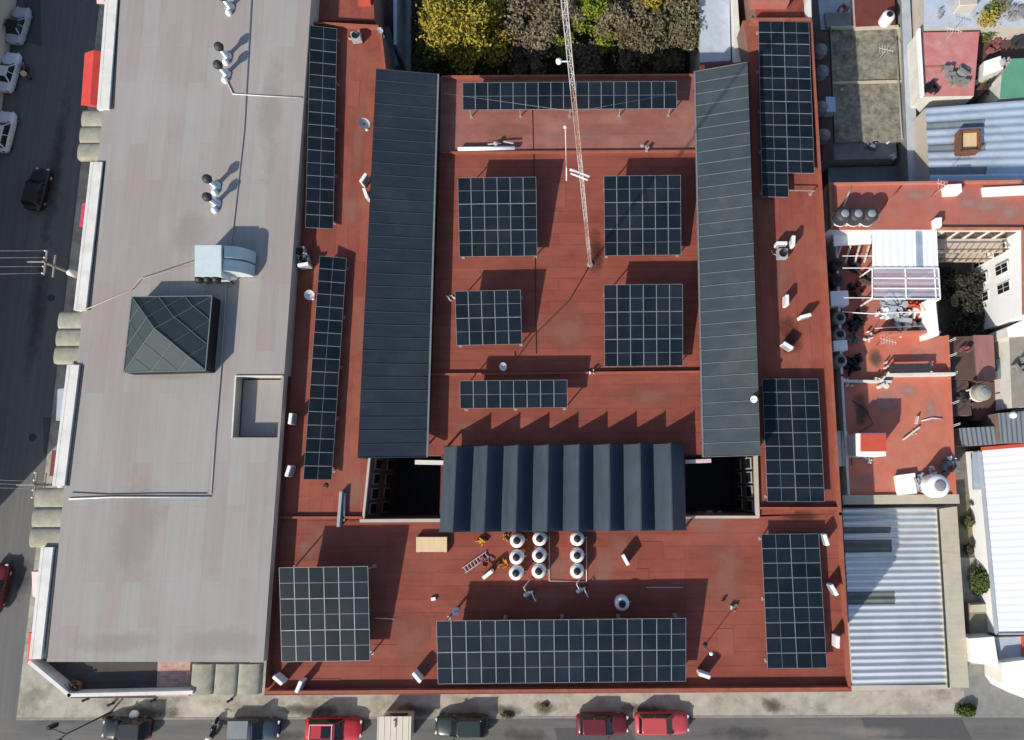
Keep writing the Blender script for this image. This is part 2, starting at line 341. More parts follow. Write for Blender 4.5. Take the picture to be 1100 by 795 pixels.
    def build(s, name, mat, parent=None, bevel=0, recalc=False):
        org = ORG.get(parent) if parent else None
        if org is None:
            xs = [v.x for v in s.v]; ys = [v.y for v in s.v]; zs = [v.z for v in s.v]
            org = Vector(((min(xs)+max(xs))/2, (min(ys)+max(ys))/2, min(zs)))
        me = bpy.data.meshes.new(name); bm = bmesh.new()
        vs = [bm.verts.new(v-org) for v in s.v]
        names = [mat]
        for f, m, sm in zip(s.f, s.m, s.sm):
            m = m or mat
            if m not in names: names.append(m)
            try:
                fc = bm.faces.new([vs[i] for i in f]); fc.material_index = names.index(m); fc.smooth = sm
            except ValueError: pass
        bmesh.ops.remove_doubles(bm, verts=bm.verts, dist=1e-4)
        if recalc: bmesh.ops.recalc_face_normals(bm, faces=bm.faces)
        if bevel: bmesh.ops.bevel(bm, geom=[e for e in bm.edges if len(e.link_faces) == 2 and e.calc_face_angle(0) > .6], offset=bevel, segments=2, affect='EDGES', clamp_overlap=True)
        bm.to_mesh(me); bm.free()
        for m in names: me.materials.append(MATS[m])
        o = bpy.data.objects.new(name, me); col.objects.link(o)
        if parent: o.parent = parent
        else: o.location = org
        ORG[o] = org
        return o
def tag(o, label=None, cat=None, group=None, kind=None):
    if label: o['label'] = label
    if cat: o['category'] = cat
    if group: o['group'] = group
    if kind: o['kind'] = kind
    return o
def thing(name, label, cat, loc=(0, 0, 0), group=None, rot=0):
    """an Empty at the thing's base; parts are given in world coordinates when rot = 0"""
    o = bpy.data.objects.new(name, None); col.objects.link(o); o.empty_display_size = .3
    o.location = loc; ORG[o] = Vector(loc) if not rot else Vector((0, 0, 0)); o.rotation_euler.z = rot
    if rot: o.location = loc
    return tag(o, label, cat, group)
def local(name, label, cat, loc, rot=0, group=None):
    """like thing() but its parts are given in local coordinates"""
    o = thing(name, label, cat, loc, group); o.rotation_euler.z = rot; ORG[o] = Vector((0, 0, 0)); return o
def copy_tree(o, parent=None):
    c = o.copy(); col.objects.link(c)
    if parent: c.parent = parent
    for ch in list(o.children): copy_tree(ch, c)
    return c
def cen(poly, z):
    return (sum(p[0] for p in poly)/len(poly), sum(p[1] for p in poly)/len(poly), z)

# ------------------------------------------------------------------ ground, streets, pavements
ZR = 9.5          # red roof
ZG = 10.85        # grey roof
MB().box(-400, 400, -400, 400, -.3, 0, 'yard_floor').build('ground', 'yard_floor')['kind'] = 'structure'
x_w0, x_w1 = W(-260, 400).x, W(76, 270, .13).x
y_s1, y_s0 = W(600, 771).y, W(600, 771).y-13
MB().box(x_w0, x_w1, -300, 300, 0, .004).build('side_street', 'asphalt')['kind'] = 'structure'
MB().box(-300, 300, y_s0, y_s1, 0, .008).build('main_street', 'asphalt_south')['kind'] = 'structure'
# pavements with kerbs
y_b = W(600, 742, 0).y+3.5
def pave(x0, x1, y0, y1, name):
    m = MB(); m.box(x0, x1, y0, y1, -.1, .13, 'concrete_walk', 'kerb'); o = m.build(name, 'concrete_walk'); o['kind'] = 'structure'; return o
pave(x_w1, 300, y_s1, y_b+8, 'pavement')
pave(x_w1, W(190, 300, 0).x+6, y_b+8.01, 300, 'pavement')
pave(-300, x_w0, y_s1, 300, 'pavement')
m = MB()
kx = x_w1
for i in range(60):                                                 # kerb stones along the main street
    m.box(kx+i*2.0, kx+i*2.0+1.98, y_s1-.02, y_s1+.16, .0, .145)
m.build('kerb_strip', 'kerb')['kind'] = 'structure'
m = MB()
for (x, y, a, b) in ((35, 20, 10, 30), (60, 470, 14, 22), (640, 790, 45, 8), (985, 783, 60, 12), (70, 700, 20, 12)):
    m.prism([(p.x, p.y) for p in WP([(x-a, y-b), (x+a*.8, y-b*.9), (x+a, y+b), (x-a*.9, y+b*.8)], .012)], .010, .014)
m.build('road_patches', 'asphalt_patch')['kind'] = 'structure'
yd = WP([(398, -60), (795, -60), (795, 90), (398, 90)], 0)
MB().prism([(p.x, p.y) for p in WP([(405, -120), (830, -120), (812, 130), (405, 130)], .03)], -.1, .03).build('garden_soil', 'earth')['kind'] = 'structure'

def xy(pts, z): return [(p.x, p.y) for p in WP(pts, z)]
def wall_line(m, px, z0, z1, wd, mat='', zref=None):
    """a wall of thickness wd whose top runs along photo points at height z1"""
    P = [W(x, y, zref or z1) for x, y in px]
    for a, b in zip(P, P[1:]):
        d = (b-a); L = d.length; ang = math.atan2(d.y, d.x); c = (a+b)/2
        m.obox((c.x, c.y), ang, L+wd*.98, wd, z0, z1, mat)
    return m

# ------------------------------------------------------------------ the grey building on the street corner
gp = [(127, -40), (337, -40), (283, 711), (50, 711)]
gb = thing('grey_roof_building', 'long building with a pale grey and pink membrane roof on the street corner', 'building', cen(xy(gp, ZG), 0))
m = MB()
# recessed pit in the roof: split the roof slab round it
pit = [(253, 404), (303, 404), (300, 470), (249, 470)]
def lx(a, b, y): return a[0]+(b[0]-a[0])*(y-a[1])/(b[1]-a[1])
E = lambda y: lx((337, -40), (283, 711), y); Wd_ = lambda y: lx((127, -40), (50, 711), y)
for q in ([(127, -40), (337, -40), (E(404), 404), (Wd_(404), 404)], [(Wd_(404), 404), (253, 404), (249, 470), (Wd_(470), 470)],
          [(302, 404), (E(404), 404), (E(470), 470), (298, 470)], [(Wd_(470), 470), (E(470), 470), (283, 711), (50, 711)]):
    m.prism(xy(q, ZG), ZG-1.6, ZG, 'grey_membrane', 'cream_wall')
m.build('roof', 'grey_membrane', gb)
m = MB(); m.prism(xy(gp, ZG), 0, ZG-1.65, 'old_concrete', 'cream_wall'); m.build('wall', 'cream_wall', gb)
m = MB(); m.prism(xy([(255, 406), (300, 406), (297, 468), (251, 468)], ZG), ZG-1.62, ZG-1.1); m.build('roof_pit_floor', 'grey_membrane', gb)
m = MB(); wall_line(m, [(253, 404), (303, 404)], ZG+.003, ZG+.12, .09); wall_line(m, [(253, 404), (249, 470)], ZG+.003, ZG+.10, .10); m.build('pit_kerb', 'white_paint', gb)
# white facade cap on the street side, interrupted by the vaulted balcony canopies
def cap(y0, y1, x0, x1, wpx=13):
    m = MB(); m.prism(xy([(x0, y0), (x0+wpx, y0), (x1+wpx, y1), (x1, y1)], ZG+.18), ZG-2.2, ZG+.18)
    m.prism(xy([(x0, y0), (x0+3, y0), (x1+3, y1), (x1, y1)], ZG+.2), ZG+.181, ZG+.195)
    return m.build('facade_cap', 'white_paint', gb)
cap(-30, 117, 115, 104); cap(174, 333, 97, 79); cap(392, 522, 72, 56); cap(588, 708, 44, 31)
m = MB()
for (x0, y0, x1, y1) in ((126, -35, 118, 117), (109, 174, 93, 333), (86, 392, 70, 522), (58, 588, 46, 708)):
    m.prism(xy([(x0+2, y0), (x0+4.5, y0), (x1+4.5, y1), (x1+2, y1)], ZG), ZG+.004, ZG+.03)
m.build('gutter', 'dark_steel', gb)  # dark strip also stands for the shadow gap between cap and roof
def vaults(px0, px1, n, along):
    """n barrel vaults between two opposite corners in photo pixels"""
    z = ZG-.35; m = MB(); K = 8
    a = W(px0[0], px0[1], z); b = W(px1[0], px1[1], z)
    for i in range(n):
        for k in range(K):
            t0, t1 = math.pi*k/K, math.pi*(k+1)/K
            def P(t, s):
                f = (i+.5-.5*math.cos(t))/n; h = .30*math.sin(t)**.8 if 0 < t < math.pi-1e-6 else 0
                if along == 'x': return Vector((a.x+(b.x-a.x)*s, a.y+(b.y-a.y)*f, z+h))
                return Vector((a.x+(b.x-a.x)*f, a.y+(b.y-a.y)*s, z+h))
            m.face([P(t0, 0), P(t0, 1), P(t1, 1), P(t1, 0)], '', True)
        for e_ in (0, 1):
            off = (.003 if e_ else -.003); arc = [(math.cos(math.pi*k/K), math.sin(math.pi*k/K)) for k in range(K+1)]
            if along == 'x': m.face([Vector((a.x+(b.x-a.x)*e_+off*(1 if b.x > a.x else -1), a.y+(b.y-a.y)*(i+.5-.5*c_)/n, z+.30*s_)) for c_, s_ in arc])
            else: m.face([Vector((a.x+(b.x-a.x)*(i+.5-.5*c_)/n, a.y+(b.y-a.y)*e_+off*(1 if b.y > a.y else -1), z+.30*s_)) for c_, s_ in arc])
    m.box(min(a.x, b.x), max(a.x, b.x), min(a.y, b.y), max(a.y, b.y), z-.25, z+.02)
    return m.build('vaulted_canopy', 'vault_concrete', gb, recalc=True)
vaults((91, 119), (117, 172), 3, 'x'); vaults((66, 335), (92, 391), 3, 'x'); vaults((41, 524), (67, 588), 3, 'x'); vaults((207, 713), (280, 745), 3, 'y')
# sunken corner terrace behind a white parapet
zt = ZG-.95
m = MB(); m.prism(xy([(40, 706), (170, 706), (168, 750), (76, 750)], zt), zt-.3, zt); m.build('corner_terrace', 'brick_terrace', gb)
m = MB(); m.prism(xy([(170, 706), (205, 706), (203, 748), (168, 748)], zt), zt-.3, zt+.03); m.build('brick_landing', 'salmon_brick', gb)
m = MB(); wall_line(m, [(32, 712), (74, 747), (205, 744)], zt-3, ZG+.12, .26); m.build('corner_parapet', 'white_paint', gb)
m = MB(); m.prism(xy([(40, 706), (205, 706), (205, 746), (76, 746)], zt), 0, zt-.31); m.build('corner_wall', 'cream_wall', gb)
c = W(84, 736, zt); t = thing('round_planter', 'small round pot with a dry plant in the sunken corner terrace', 'plant', (c.x, c.y, zt))
MB().lathe(c, [(.0, 0), (.35, 0), (.45, .5), (.38, .5), (.36, .42), (0, .42)]).build('pot', 'pot', t)
m = MB()
for k in range(90):
    d = Vector((random.gauss(0, .22), random.gauss(0, .22), random.uniform(.4, .9))); p = c+d; u = Vector((random.gauss(0, 1), random.gauss(0, 1), random.gauss(0, 1))).normalized()*.14; v = u.orthogonal().normalized()*.06
    m.face([p-u, p+v, p+u, p-v])
m.build('leaves', 'leaf_dry', t)
# pyramid skylight
pp = [(142, 319), (228, 318), (221, 398), (133, 400)]
zb = ZG+1.35; q = WP(pp, zb); ctr = sum(q, Vector())/4; apex = Vector((ctr.x, ctr.y, zb+1.85))
pyr = thing('pyramid_skylight', 'glass pyramid skylight with dark frame on the grey roof', 'skylight', (ctr.x, ctr.y, ZG))
m = MB(); m.prism([(p.x, p.y) for p in q], ZG+.003, zb-.02); m.build('curb', 'black_frame', pyr)
order = [(0, 1), (1, 2), (2, 3), (3, 0)]
for i, (a, b) in enumerate(order):
    m = MB(); m.face([q[b], q[a], apex] if False else [q[a], apex, q[b]]); pane = m.build('glass_face', 'pyramid_glass', pyr)
    m = MB(); up = Vector((0, 0, .03))
    A, B = q[a], q[b]; mid = (A+B)/2
    for f in (.33, .66):                                       # lattice of glazing bars parallel to the hips
        p_ = A.lerp(B, f); m.bar(p_+up, B.lerp(apex, 1-f)+up, .03); m.bar(p_+up, A.lerp(apex, f)+up, .03)
    m.bar(A+up, apex+up, .04); m.bar(A+up, B+up, .07)
    m.build('glazing_bars', 'mullion', pyr)
# square air duct with blower beside the pyramid
c0 = WP([(209, 263), (238, 263), (238, 297), (209, 297)], ZG+2.0); P = [(p.x, p.y) for p in c0]
d = thing('air_cooler', 'large pale sheet metal air cooler with curved duct beside the pyramid skylight', 'air cooler', cen(P, ZG))
m = MB(); m.prism(P, ZG+.5, ZG+2.0); m.build('cabinet', 'duct_sheet', d, .03)
m = MB()
for (x, y) in P: m.box(x-.05, x+.05, y-.05, y+.05, ZG, ZG+.5)
m.build('stand', 'dark_steel', d)
s0, s1 = min(p[1] for p in P)+.5, max(p[1] for p in P)-.05; x1 = max(p[0] for p in P)
m = MB(); ymid = (s0+s1)/2
pts = []
for k in range(9):
    a = math.pi/2*k/8; pts.append((x1+1.75*math.sin(a)*1.0, ZG+.15+1.75*math.cos(a)))
for side, (ya, yb) in enumerate(((s0, ymid-.08), (ymid+.08, s1))):
    for (xa, za), (xb, zb_) in zip(pts, pts[1:]):
        m.face([(xa, ya, za), (xb, ya, zb_), (xb, yb, zb_), (xa, yb, za)], '', True)
    for yy in (ya, yb): m.face([(x, yy, z) for x, z in pts]+[(x1, yy, ZG+.15)])
m.build('duct_elbow', 'duct_sheet', d)
for k in range(3):
    p = W(213+k*9, 297, ZG+1.2); mm = MB(); y0 = min(q_[1] for q_ in P); mm.lathe((p.x+.35, y0-.02, ZG+1.6), [(.0, -.35), (.33, -.35), (.36, 0), (.36, .02)], 16, '', 'Y'); mm.build('fan_cowl', 'black_plastic', d)
# roof ventilators: dark turbine heads on short pipes
def vent(px, py, label, grp='small twin-headed ventilators on the grey roof'):
    p = W(px, py, ZG)
    o = local('roof_ventilator', label, 'ventilator', (p.x, p.y, ZG), 0, grp)
    m = MB(); m.lathe((0, 0, 0), [(.45, 0), (.45, .12), (.2, .16), (.2, 1.2), (0, 1.2)], 14); m.build('pipe', 'galvanised', o)
    m = MB(); m.lathe((0, 0, 1.15), [(0, 0), (.3, .02), (.4, .25), (.33, .5), (.1, .6), (0, .6)], 14); m.build('cowl', 'dark_steel', o)
    m = MB(); m.lathe((0, -.62, 0), [(.26, 0), (.26, .25), (.15, .38), (0, .42)], 14); m.build('side_cap', 'white_enamel', o)
    return o
vent(247, 8, 'dark cowl ventilator at the north end of the grey roof')
vent(244, 61, 'dark cowl ventilator on the grey roof, upper one of the close pair')
vent(243, 80, 'dark cowl ventilator on the grey roof beside the bent pale pipe')
vent(232, 200, 'dark cowl ventilator on the grey roof north of the air cooler, upper of two')
vent(232, 219, 'dark cowl ventilator on the grey roof nearest to the air cooler')
# thin pipes and cables on the grey roof
def run(name, label, cat, px, z, r, mat, zs=None):
    pts = [W(x, y, z if zs is None else zs[i]) for i, (x, y) in enumerate(px)]
    m = MB(); m.tube(pts, r, 6); return tag(m.build(name, mat), label, cat)
run('roof_pipe', 'white pipe crossing the grey roof south of the sunken pit', 'pipe', [(74, 536), (120, 534), (226, 534)], ZG+.07, .06, 'white_paint')
run('roof_pipe', 'grey conduit running up the grey roof beside the sunken pit', 'pipe', [(226.5, 531), (231, 470), (237, 400), (243, 310), (262, 140), (270, 0)], ZG+.07, .04, 'grey_cable')
run('roof_pipe', 'pale bent pipe beside the ventilator pair on the grey roof', 'pipe', [(243, 86), (250, 101), (282, 103), (324, 105)], ZG+.08, .05, 'white_paint')
run('cable', 'beige cable slung from the street edge to the air cooler', 'cable', [(86, 335), (140, 312), (150, 300), (209, 284)], 0, .04, 'beige_cable', [ZG+.3, ZG+.2, ZG+.2, ZG+1.2])
run('roof_pipe', 'thin dark drain line along the lower part of the grey roof', 'pipe', [(78, 529), (117, 531), (170, 530), (222, 530)], ZG+.04, .03, 'dark_steel')

# ------------------------------------------------------------------ the red roofed building
# outer edge and inner lines in photo pixels at roof height
def RL(y): return lx((336, -40), (284, 747), y)      # west edge
def RR(y): return lx((871, 0), (915, 742), y)        # east edge
rb = thing('red_roof_building', 'large courtyard building with brick red membrane roofs covered in solar arrays', 'building', (*W(600, 400, ZR).xy, 0))
def blk(q, mat='red_membrane', z=ZR, z0=0, nm='roof'):
    m = MB(); m.prism(xy(q, z), z-.3, z, mat, 'red_parapet'); m.build(nm, mat, rb)
    m = MB(); m.prism(xy(q, z), z0, z-.302, 'dim_wall', 'dim_wall'); m.build('wall', 'dim_wall', rb)
PW = [(399, 488), (474, 488), (472, 559), (390, 559)]     # west light well
PE = [(736, 488), (811, 488), (814, 555), (737, 555)]     # east light well
blk([(RL(24), 24), (408, 28), (414, 74), (399, 488), (390, 559), (RL(559), 559)], 'red_membrane_upright')
blk([(474, 82), (752, 80), (752, 161), (472, 163)], 'faded_red_membrane', ZR+.02)
blk([(472, 163), (752, 161), (755, 399), (464, 402)])
blk([(464, 402), (755, 399), (757, 488), (460, 488)], 'red_membrane', ZR+.02)
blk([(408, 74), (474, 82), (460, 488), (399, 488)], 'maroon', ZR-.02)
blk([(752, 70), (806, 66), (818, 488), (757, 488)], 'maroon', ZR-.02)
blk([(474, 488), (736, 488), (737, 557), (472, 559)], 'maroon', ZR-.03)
blk([(798, 22), (RR(22), 22), (RR(552), 552), (814, 555), (806, 66)], 'red_membrane_upright')
blk([(RL(559), 559), (RR(552), 552), (915, 743), (284, 747)])
blk([(RL(-40), -40), (400, -40), (402, 22), (RL(22), 22)], 'red_membrane_upright', ZR-.5)
blk([(805, -40), (RR(-40), -40), (RR(18), 18), (812, 18)], 'red_membrane_upright', ZR-.4)
# well floors
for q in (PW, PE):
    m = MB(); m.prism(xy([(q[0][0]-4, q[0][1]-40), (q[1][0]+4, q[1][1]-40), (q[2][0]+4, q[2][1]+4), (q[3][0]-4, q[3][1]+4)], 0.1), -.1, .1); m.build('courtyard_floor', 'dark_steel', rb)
# parapets
def wl(nm, mat, px, z0, z1, wd, parent=None):
    m = MB(); wall_line(m, px, z0, z1, wd); return m.build(nm, mat, parent or rb)
wl('parapet', 'red_parapet', [(RL(24)+2, 24), (408, 28), (413, 72)], ZR+.002, ZR+.5, .2)
wl('parapet', 'red_parapet', [(288, 744), (912, 740)], ZR+.002, ZR+.55, .22)
wl('parapet', 'red_parapet', [(913, 738), (RR(552)-1, 552), (RR(22)-1, 22)], ZR+.002, ZR+.55, .22)
wl('parapet', 'red_parapet', [(808, 20), (RR(20)-2, 20)], ZR+.002, ZR+.9, .2)
wl('parapet', 'maroon', [(RL(30)+1.5, 30), (RL(740)+1.5, 738)], ZR+.002, ZR+.6, .18)
wl('roof_curb', 'red_parapet', [(476, 82), (750, 80)], ZR+.022, ZR+.42, .16)
wl('roof_curb', 'red_parapet', [(474, 163.5), (750, 161.5)], ZR-.2, ZR+.32, .14)
wl('roof_curb', 'red_parapet', [(464, 402), (753, 399)], ZR-.2, ZR+.32, .14)
wl('roof_curb', 'red_parapet', [(RL(555), 556), (388, 556)], ZR+.002, ZR+.3, .16)
wl('roof_curb', 'red_parapet', [(817, 546), (RR(546)-3, 546)], ZR+.002, ZR+.4, .18)
wl('well_curb', 'cream_wall', [(388, 559.5), (473, 559)], ZR+.002, ZR+.3, .25)
wl('well_curb', 'cream_wall', [(738, 555.5), (814, 555.5)], ZR+.003, ZR+.25, .2)
wl('well_curb', 'cream_wall', [(397, 489), (390, 558)], ZR+.003, ZR+.25, .18)
wl('well_curb', 'cream_wall', [(812, 489), (814, 554)], ZR+.004, ZR+.3, .3)
wl('well_ledge', 'white_paint', [(448, 496.5), (474, 497)], ZR-.3, ZR+.1, .35)
wl('well_ledge', 'pink_canvas', [(738, 496), (762, 495)], ZR-.3, ZR+.1, .3)
def mark(px, py, rx, ry, z, mat, parent, k=[0]):
    k[0] += 1; c = W(px, py, z+.006+.0013*(k[0] % 7)); m = MB(); n = 20
    m.face([c+Vector((rx*math.cos(6.283*i/n), ry*math.sin(6.283*i/n), 0)) for i in range(n)])
    o = m.build('stain', mat, parent)
    if parent is None: o['kind'] = 'structure'
    return o
for a in ((648, 612, 1.6, 3.0, 'pale_stain'), (600, 612, 1.8, 1.4, 'pale_stain'), (668, 588, 1.4, 1.8, 'faded_stain'), (590, 640, 4.5, 1.0, 'pale_stain'), (760, 562, 3.5, 1.3, 'pale_stain'),
          (345, 575, 2.2, 2.2, 'faded_stain'), (330, 590, 1.6, 1.4, 'pale_stain'), (440, 690, 2.4, 3.4, 'faded_stain'), (780, 620, 2.6, 4.5, 'faded_stain'), (560, 250, 2.2, 4.0, 'faded_stain'), (610, 350, 3.0, 3.2, 'faded_stain'),
          (700, 425, 4.2, 1.6, 'faded_stain'), (840, 300, 1.4, 5.0, 'faded_stain'), (850, 360, 1.5, 2.6, 'dark_stain'), (385, 150, 1.0, 5.5, 'faded_stain'), (378, 225, .8, 2.2, 'pale_stain'), (388, 360, .8, 5, 'faded_stain'),
          (380, 530, 1.6, 1.8, 'pale_stain'), (620, 145, 6, 1.0, 'pale_stain'), (540, 140, 3.5, .9, 'faded_stain'), (720, 148, 2.2, .9, 'pale_stain'), (640, 270, 1.0, 3.5, 'dark_stain'), (500, 460, 2, 1.2, 'faded_stain'),
          (900, 560, .8, 1.6, 'pale_stain'), (860, 470+85, 2.6, .7, 'dark_stain')): mark(a[0], a[1], a[2], a[3], ZR+.021, a[4], rb)
for a in ((235, 690, 5.5, 1.6, 'warm_stain'), (130, 690, 5, 1.2, 'warm_stain'), (180, 404, 4.0, .5, 'warm_stain'), (205, 250, 2, 3, 'warm_stain'), (290, 120, 1.5, 8, 'warm_stain'), (150, 560, 3, 6, 'warm_stain')): mark(a[0], a[1], a[2], a[3], ZG, a[4], gb)
for a in ((160, 765, 3.5, .9, 'grime_stain'), (330, 763, 4, .8, 'grime_stain'), (450, 763, 3, .9, 'grime_stain'), (545, 763, 2.2, .8, 'grime_stain'), (585, 759, 1.6, .8, 'grime_stain'), (690, 762, 3.2, .8, 'grime_stain'), (830, 757, 1.6, 1.0, 'grime_stain'), (980, 757, 2.5, .8, 'warm_stain')): mark(a[0], a[1], a[2], a[3], .13, a[4], None)
for a in ((60, 755, 4, 3, 'oil_stain'), (300, 790, 4, .8, 'oil_stain'), (560, 790, 4, 1, 'oil_stain'), (800, 788, 5, .9, 'oil_stain'), (60, 180, 1.2, 12, 'oil_stain'), (40, 330, 1.4, 10, 'oil_stain'), (20, 620, 2.4, 3, 'oil_stain'), (45, 680, 1.6, 3, 'oil_stain'), (935, 786, 5, .8, 'warm_stain')): mark(a[0], a[1], a[2], a[3], .012, a[4], None)
for (x, y, a_, b_, mt) in ((415, 700, 2.2, 1.0, 'red_patch'), (700, 590, 1.8, 1.2, 'red_patch_dark'), (780, 690, 1.2, 2.0, 'red_patch'), (600, 330, 1.4, 1.0, 'red_patch_dark'), (600, 210, 1.2, 2.2, 'red_patch'), (720, 460, 2.6, 1.0, 'red_patch_dark'), (845, 290, 1.0, 1.8, 'red_patch'), (385, 300, .9, 3.0, 'red_patch_dark'), (380, 100, 1.0, 2.4, 'red_patch'), (560, 475-20, 2.0, .9, 'red_patch'), (690, 640-22, 1.0, 1.0, 'red_patch_dark'), (345, 735, 3.0, .8, 'red_patch_dark'), (660, 745-10, 3.0, .6, 'red_patch')):
    c = W(x, y, ZR+.024); m = MB(); m.face([c+Vector((-a_/2, -b_/2, 0)), c+Vector((a_/2, -b_/2, 0)), c+Vector((a_/2, b_/2, 0)), c+Vector((-a_/2, b_/2, 0))]); m.build('membrane_patch', mt, rb)
# windows on the west wall of the west well, and the east wall of the east well
for (qa, qb, sgn) in ((PW[0], PW[3], 1), (PE[1], PE[2], -1)):
    A = W(*qa, ZR); B = W(*qb, ZR); dv = (B-A); L = dv.length; dv.normalize(); ang = math.atan2(dv.y, dv.x)
    nrm = Vector((-dv.y, dv.x, 0))*1.0
    if nrm.x*sgn < 0: nrm = -nrm
    for lv in (ZR-2.9, ZR-6.6):
        for k in range(4):
            c = A+dv*(L*(k+.6)/4.3)+nrm*.06
            f = MB(); f.obox((c.x, c.y), ang, .95, .10, lv, lv+1.7); fo = f.build('window', 'grey_cable', rb)
            c2 = c+nrm*.06; g = MB(); g.obox((c2.x, c2.y), ang, .75, .03, lv+.1, lv+1.6); g.build('pane', 'window_glass', fo)

# long lean-to canopies (outer eave high)
def leanto(label, px, zhi, zlo, hi_left, mat, nseam):
    # px: NW, NE, SE, SW at their own heights
    z = [zhi, zlo, zlo, zhi] if hi_left else [zlo, zhi, zhi, zlo]
    q = [W(x, y, zz) for (x, y), zz in zip(px, z)]
    o = thing('metal_canopy', label, 'canopy', (*((q[0]+q[2])/2).xy, ZR), 'long sheet metal canopies over the red roof')
    m = MB(); m.prism([(p.x, p.y) for p in q], [zz-.08 for zz in z], z, mat, 'canopy_sheet_shaded'); m.build('roof_sheet', mat, o)
    m = MB()
    for i in range(nseam+1):
        f = i/nseam; a = q[0].lerp(q[3], f); b = q[1].lerp(q[2], f); u = Vector((0, 0, .022))
        m.bar(a+u, b+u, .04, .05)
    m.build('seams', 'canopy_seam_shaded' if hi_left else 'canopy_seam_sunny', o)
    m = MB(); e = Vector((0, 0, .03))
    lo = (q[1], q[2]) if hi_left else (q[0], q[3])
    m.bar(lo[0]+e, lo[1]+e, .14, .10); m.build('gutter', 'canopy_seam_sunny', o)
    m = MB()
    for i in range(9):
        f = (i+.3)/8.6
        for (a, b) in ((q[0], q[3]), (q[1], q[2])):
            p = a.lerp(b, f); dx = .12 if a.x < q[1].x and a is q[0] else -.12
            m = MB(); m.box(p.x+dx-.05, p.x+dx+.05, p.y-.05, p.y+.05, ZR-.05, p.z-.1); m.build('post', 'dark_steel', o)
    # side cladding under the high eave
    a, b = (q[0], q[3]) if hi_left else (q[1], q[2])
    m = MB(); m.face([Vector((a.x, a.y, zhi-.08)), Vector((b.x, b.y, zhi-.08)), Vector((b.x, b.y, ZR)), Vector((a.x, a.y, ZR))]); m.build('side_cladding', 'canopy_sheet_shaded', o)
    return o
leanto('long dark metal canopy on the west side of the red roof, nearest the grey building', [(404, 74), (471, 80), (459, 491), (384, 492)], ZR+2.7, ZR+1.25, True, 'canopy_sheet_shaded', 31)
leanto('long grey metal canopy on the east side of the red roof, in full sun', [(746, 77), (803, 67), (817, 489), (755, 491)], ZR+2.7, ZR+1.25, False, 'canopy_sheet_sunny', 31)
# zigzag shed
zq = [(477, 480), (734, 477), (737, 569), (472, 571)]
nz = 8; zv, zr_ = ZR+1.25, ZR+2.35
Q = [W(x, y, zv) for x, y in zq]
sh = thing('zigzag_shed', 'shed roof of eight grey folded ridges with shade coloured into their east slopes between the two wells', 'shed roof', (*((Q[0]+Q[2])/2).xy, ZR))
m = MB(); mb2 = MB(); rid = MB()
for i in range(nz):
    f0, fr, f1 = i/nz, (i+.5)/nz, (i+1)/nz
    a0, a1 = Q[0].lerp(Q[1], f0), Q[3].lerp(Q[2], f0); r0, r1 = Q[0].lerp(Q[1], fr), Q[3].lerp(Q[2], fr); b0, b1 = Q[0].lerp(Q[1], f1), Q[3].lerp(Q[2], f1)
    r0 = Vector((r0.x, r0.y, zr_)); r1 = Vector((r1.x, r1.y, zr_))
    m.face([a0, a1, r1, r0], 'shed_sheet'); mb2.face([r0, r1, b1, b0], 'shed_sheet_shaded')
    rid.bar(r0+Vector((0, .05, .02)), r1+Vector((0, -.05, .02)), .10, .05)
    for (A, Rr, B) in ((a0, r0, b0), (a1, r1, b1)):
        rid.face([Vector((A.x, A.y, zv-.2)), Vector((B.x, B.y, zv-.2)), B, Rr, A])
m.build('sunlit_slopes', 'shed_sheet', sh); mb2.build('shaded_slopes', 'shed_sheet_shaded', sh); rid.build('ridge_caps', 'canopy_sheet_sunny', sh)
m = MB()
for i in range(nz+1):
    for e0, e1 in ((Q[0], Q[1]), (Q[3], Q[2])):
        p = e0.lerp(e1, i/nz); m.box(p.x-.07, p.x+.07, p.y-.07, p.y+.07, ZR-.1, zv-.05)
m.bar(Q[0]-Vector((0, 0, .1)), Q[1]-Vector((0, 0, .1)), .12, .2); m.bar(Q[3]-Vector((0, 0, .1)), Q[2]-Vector((0, 0, .1)), .12, .2)
m.build('frame', 'dark_steel', sh)

# ------------------------------------------------------------------ solar arrays
def module(parent, upright):
    """one solar module 1 x 2 with midline, built once and shared; lies in the xy plane, origin at its centre"""
    o = bpy.data.objects.new('solar_panel', None)
PM = {}
def panel_mesh(wd, ln):
    key = (round(wd, 3), round(ln, 3))
    if key in PM: return PM[key]
    m = MB(); ORG[m] = Vector((0, 0, 0))
    e = .018
    m.box(-wd/2+e, wd/2-e, -ln/2+e, ln/2-e, -.035, 0)
    class Z: pass
    root = bpy.data.objects.new('tmp', None); ORG[root] = Vector((0, 0, 0))
    g = m.build('solar_panel', 'solar_cells', root)
    f = MB(); hw, hl = wd/2-.007, ln/2-.007
    f.box(-hw, -hw+e, -hl, hl, -.04, .006); f.box(hw-e, hw, -hl, hl, -.04, .006)
    f.box(-hw+e, hw-e, -hl, -hl+e, -.04, .006); f.box(-hw+e, hw-e, hl-e, hl, -.04, .006)
    f.box(-hw+e, hw-e, -.009, .009, .0, .003)
    fr = f.build('frame', 'panel_frame', root)
    PM[key] = (g.data, fr.data)
    bpy.data.objects.remove(g); bpy.data.objects.remove(fr); bpy.data.objects.remove(root)
    return PM[key]
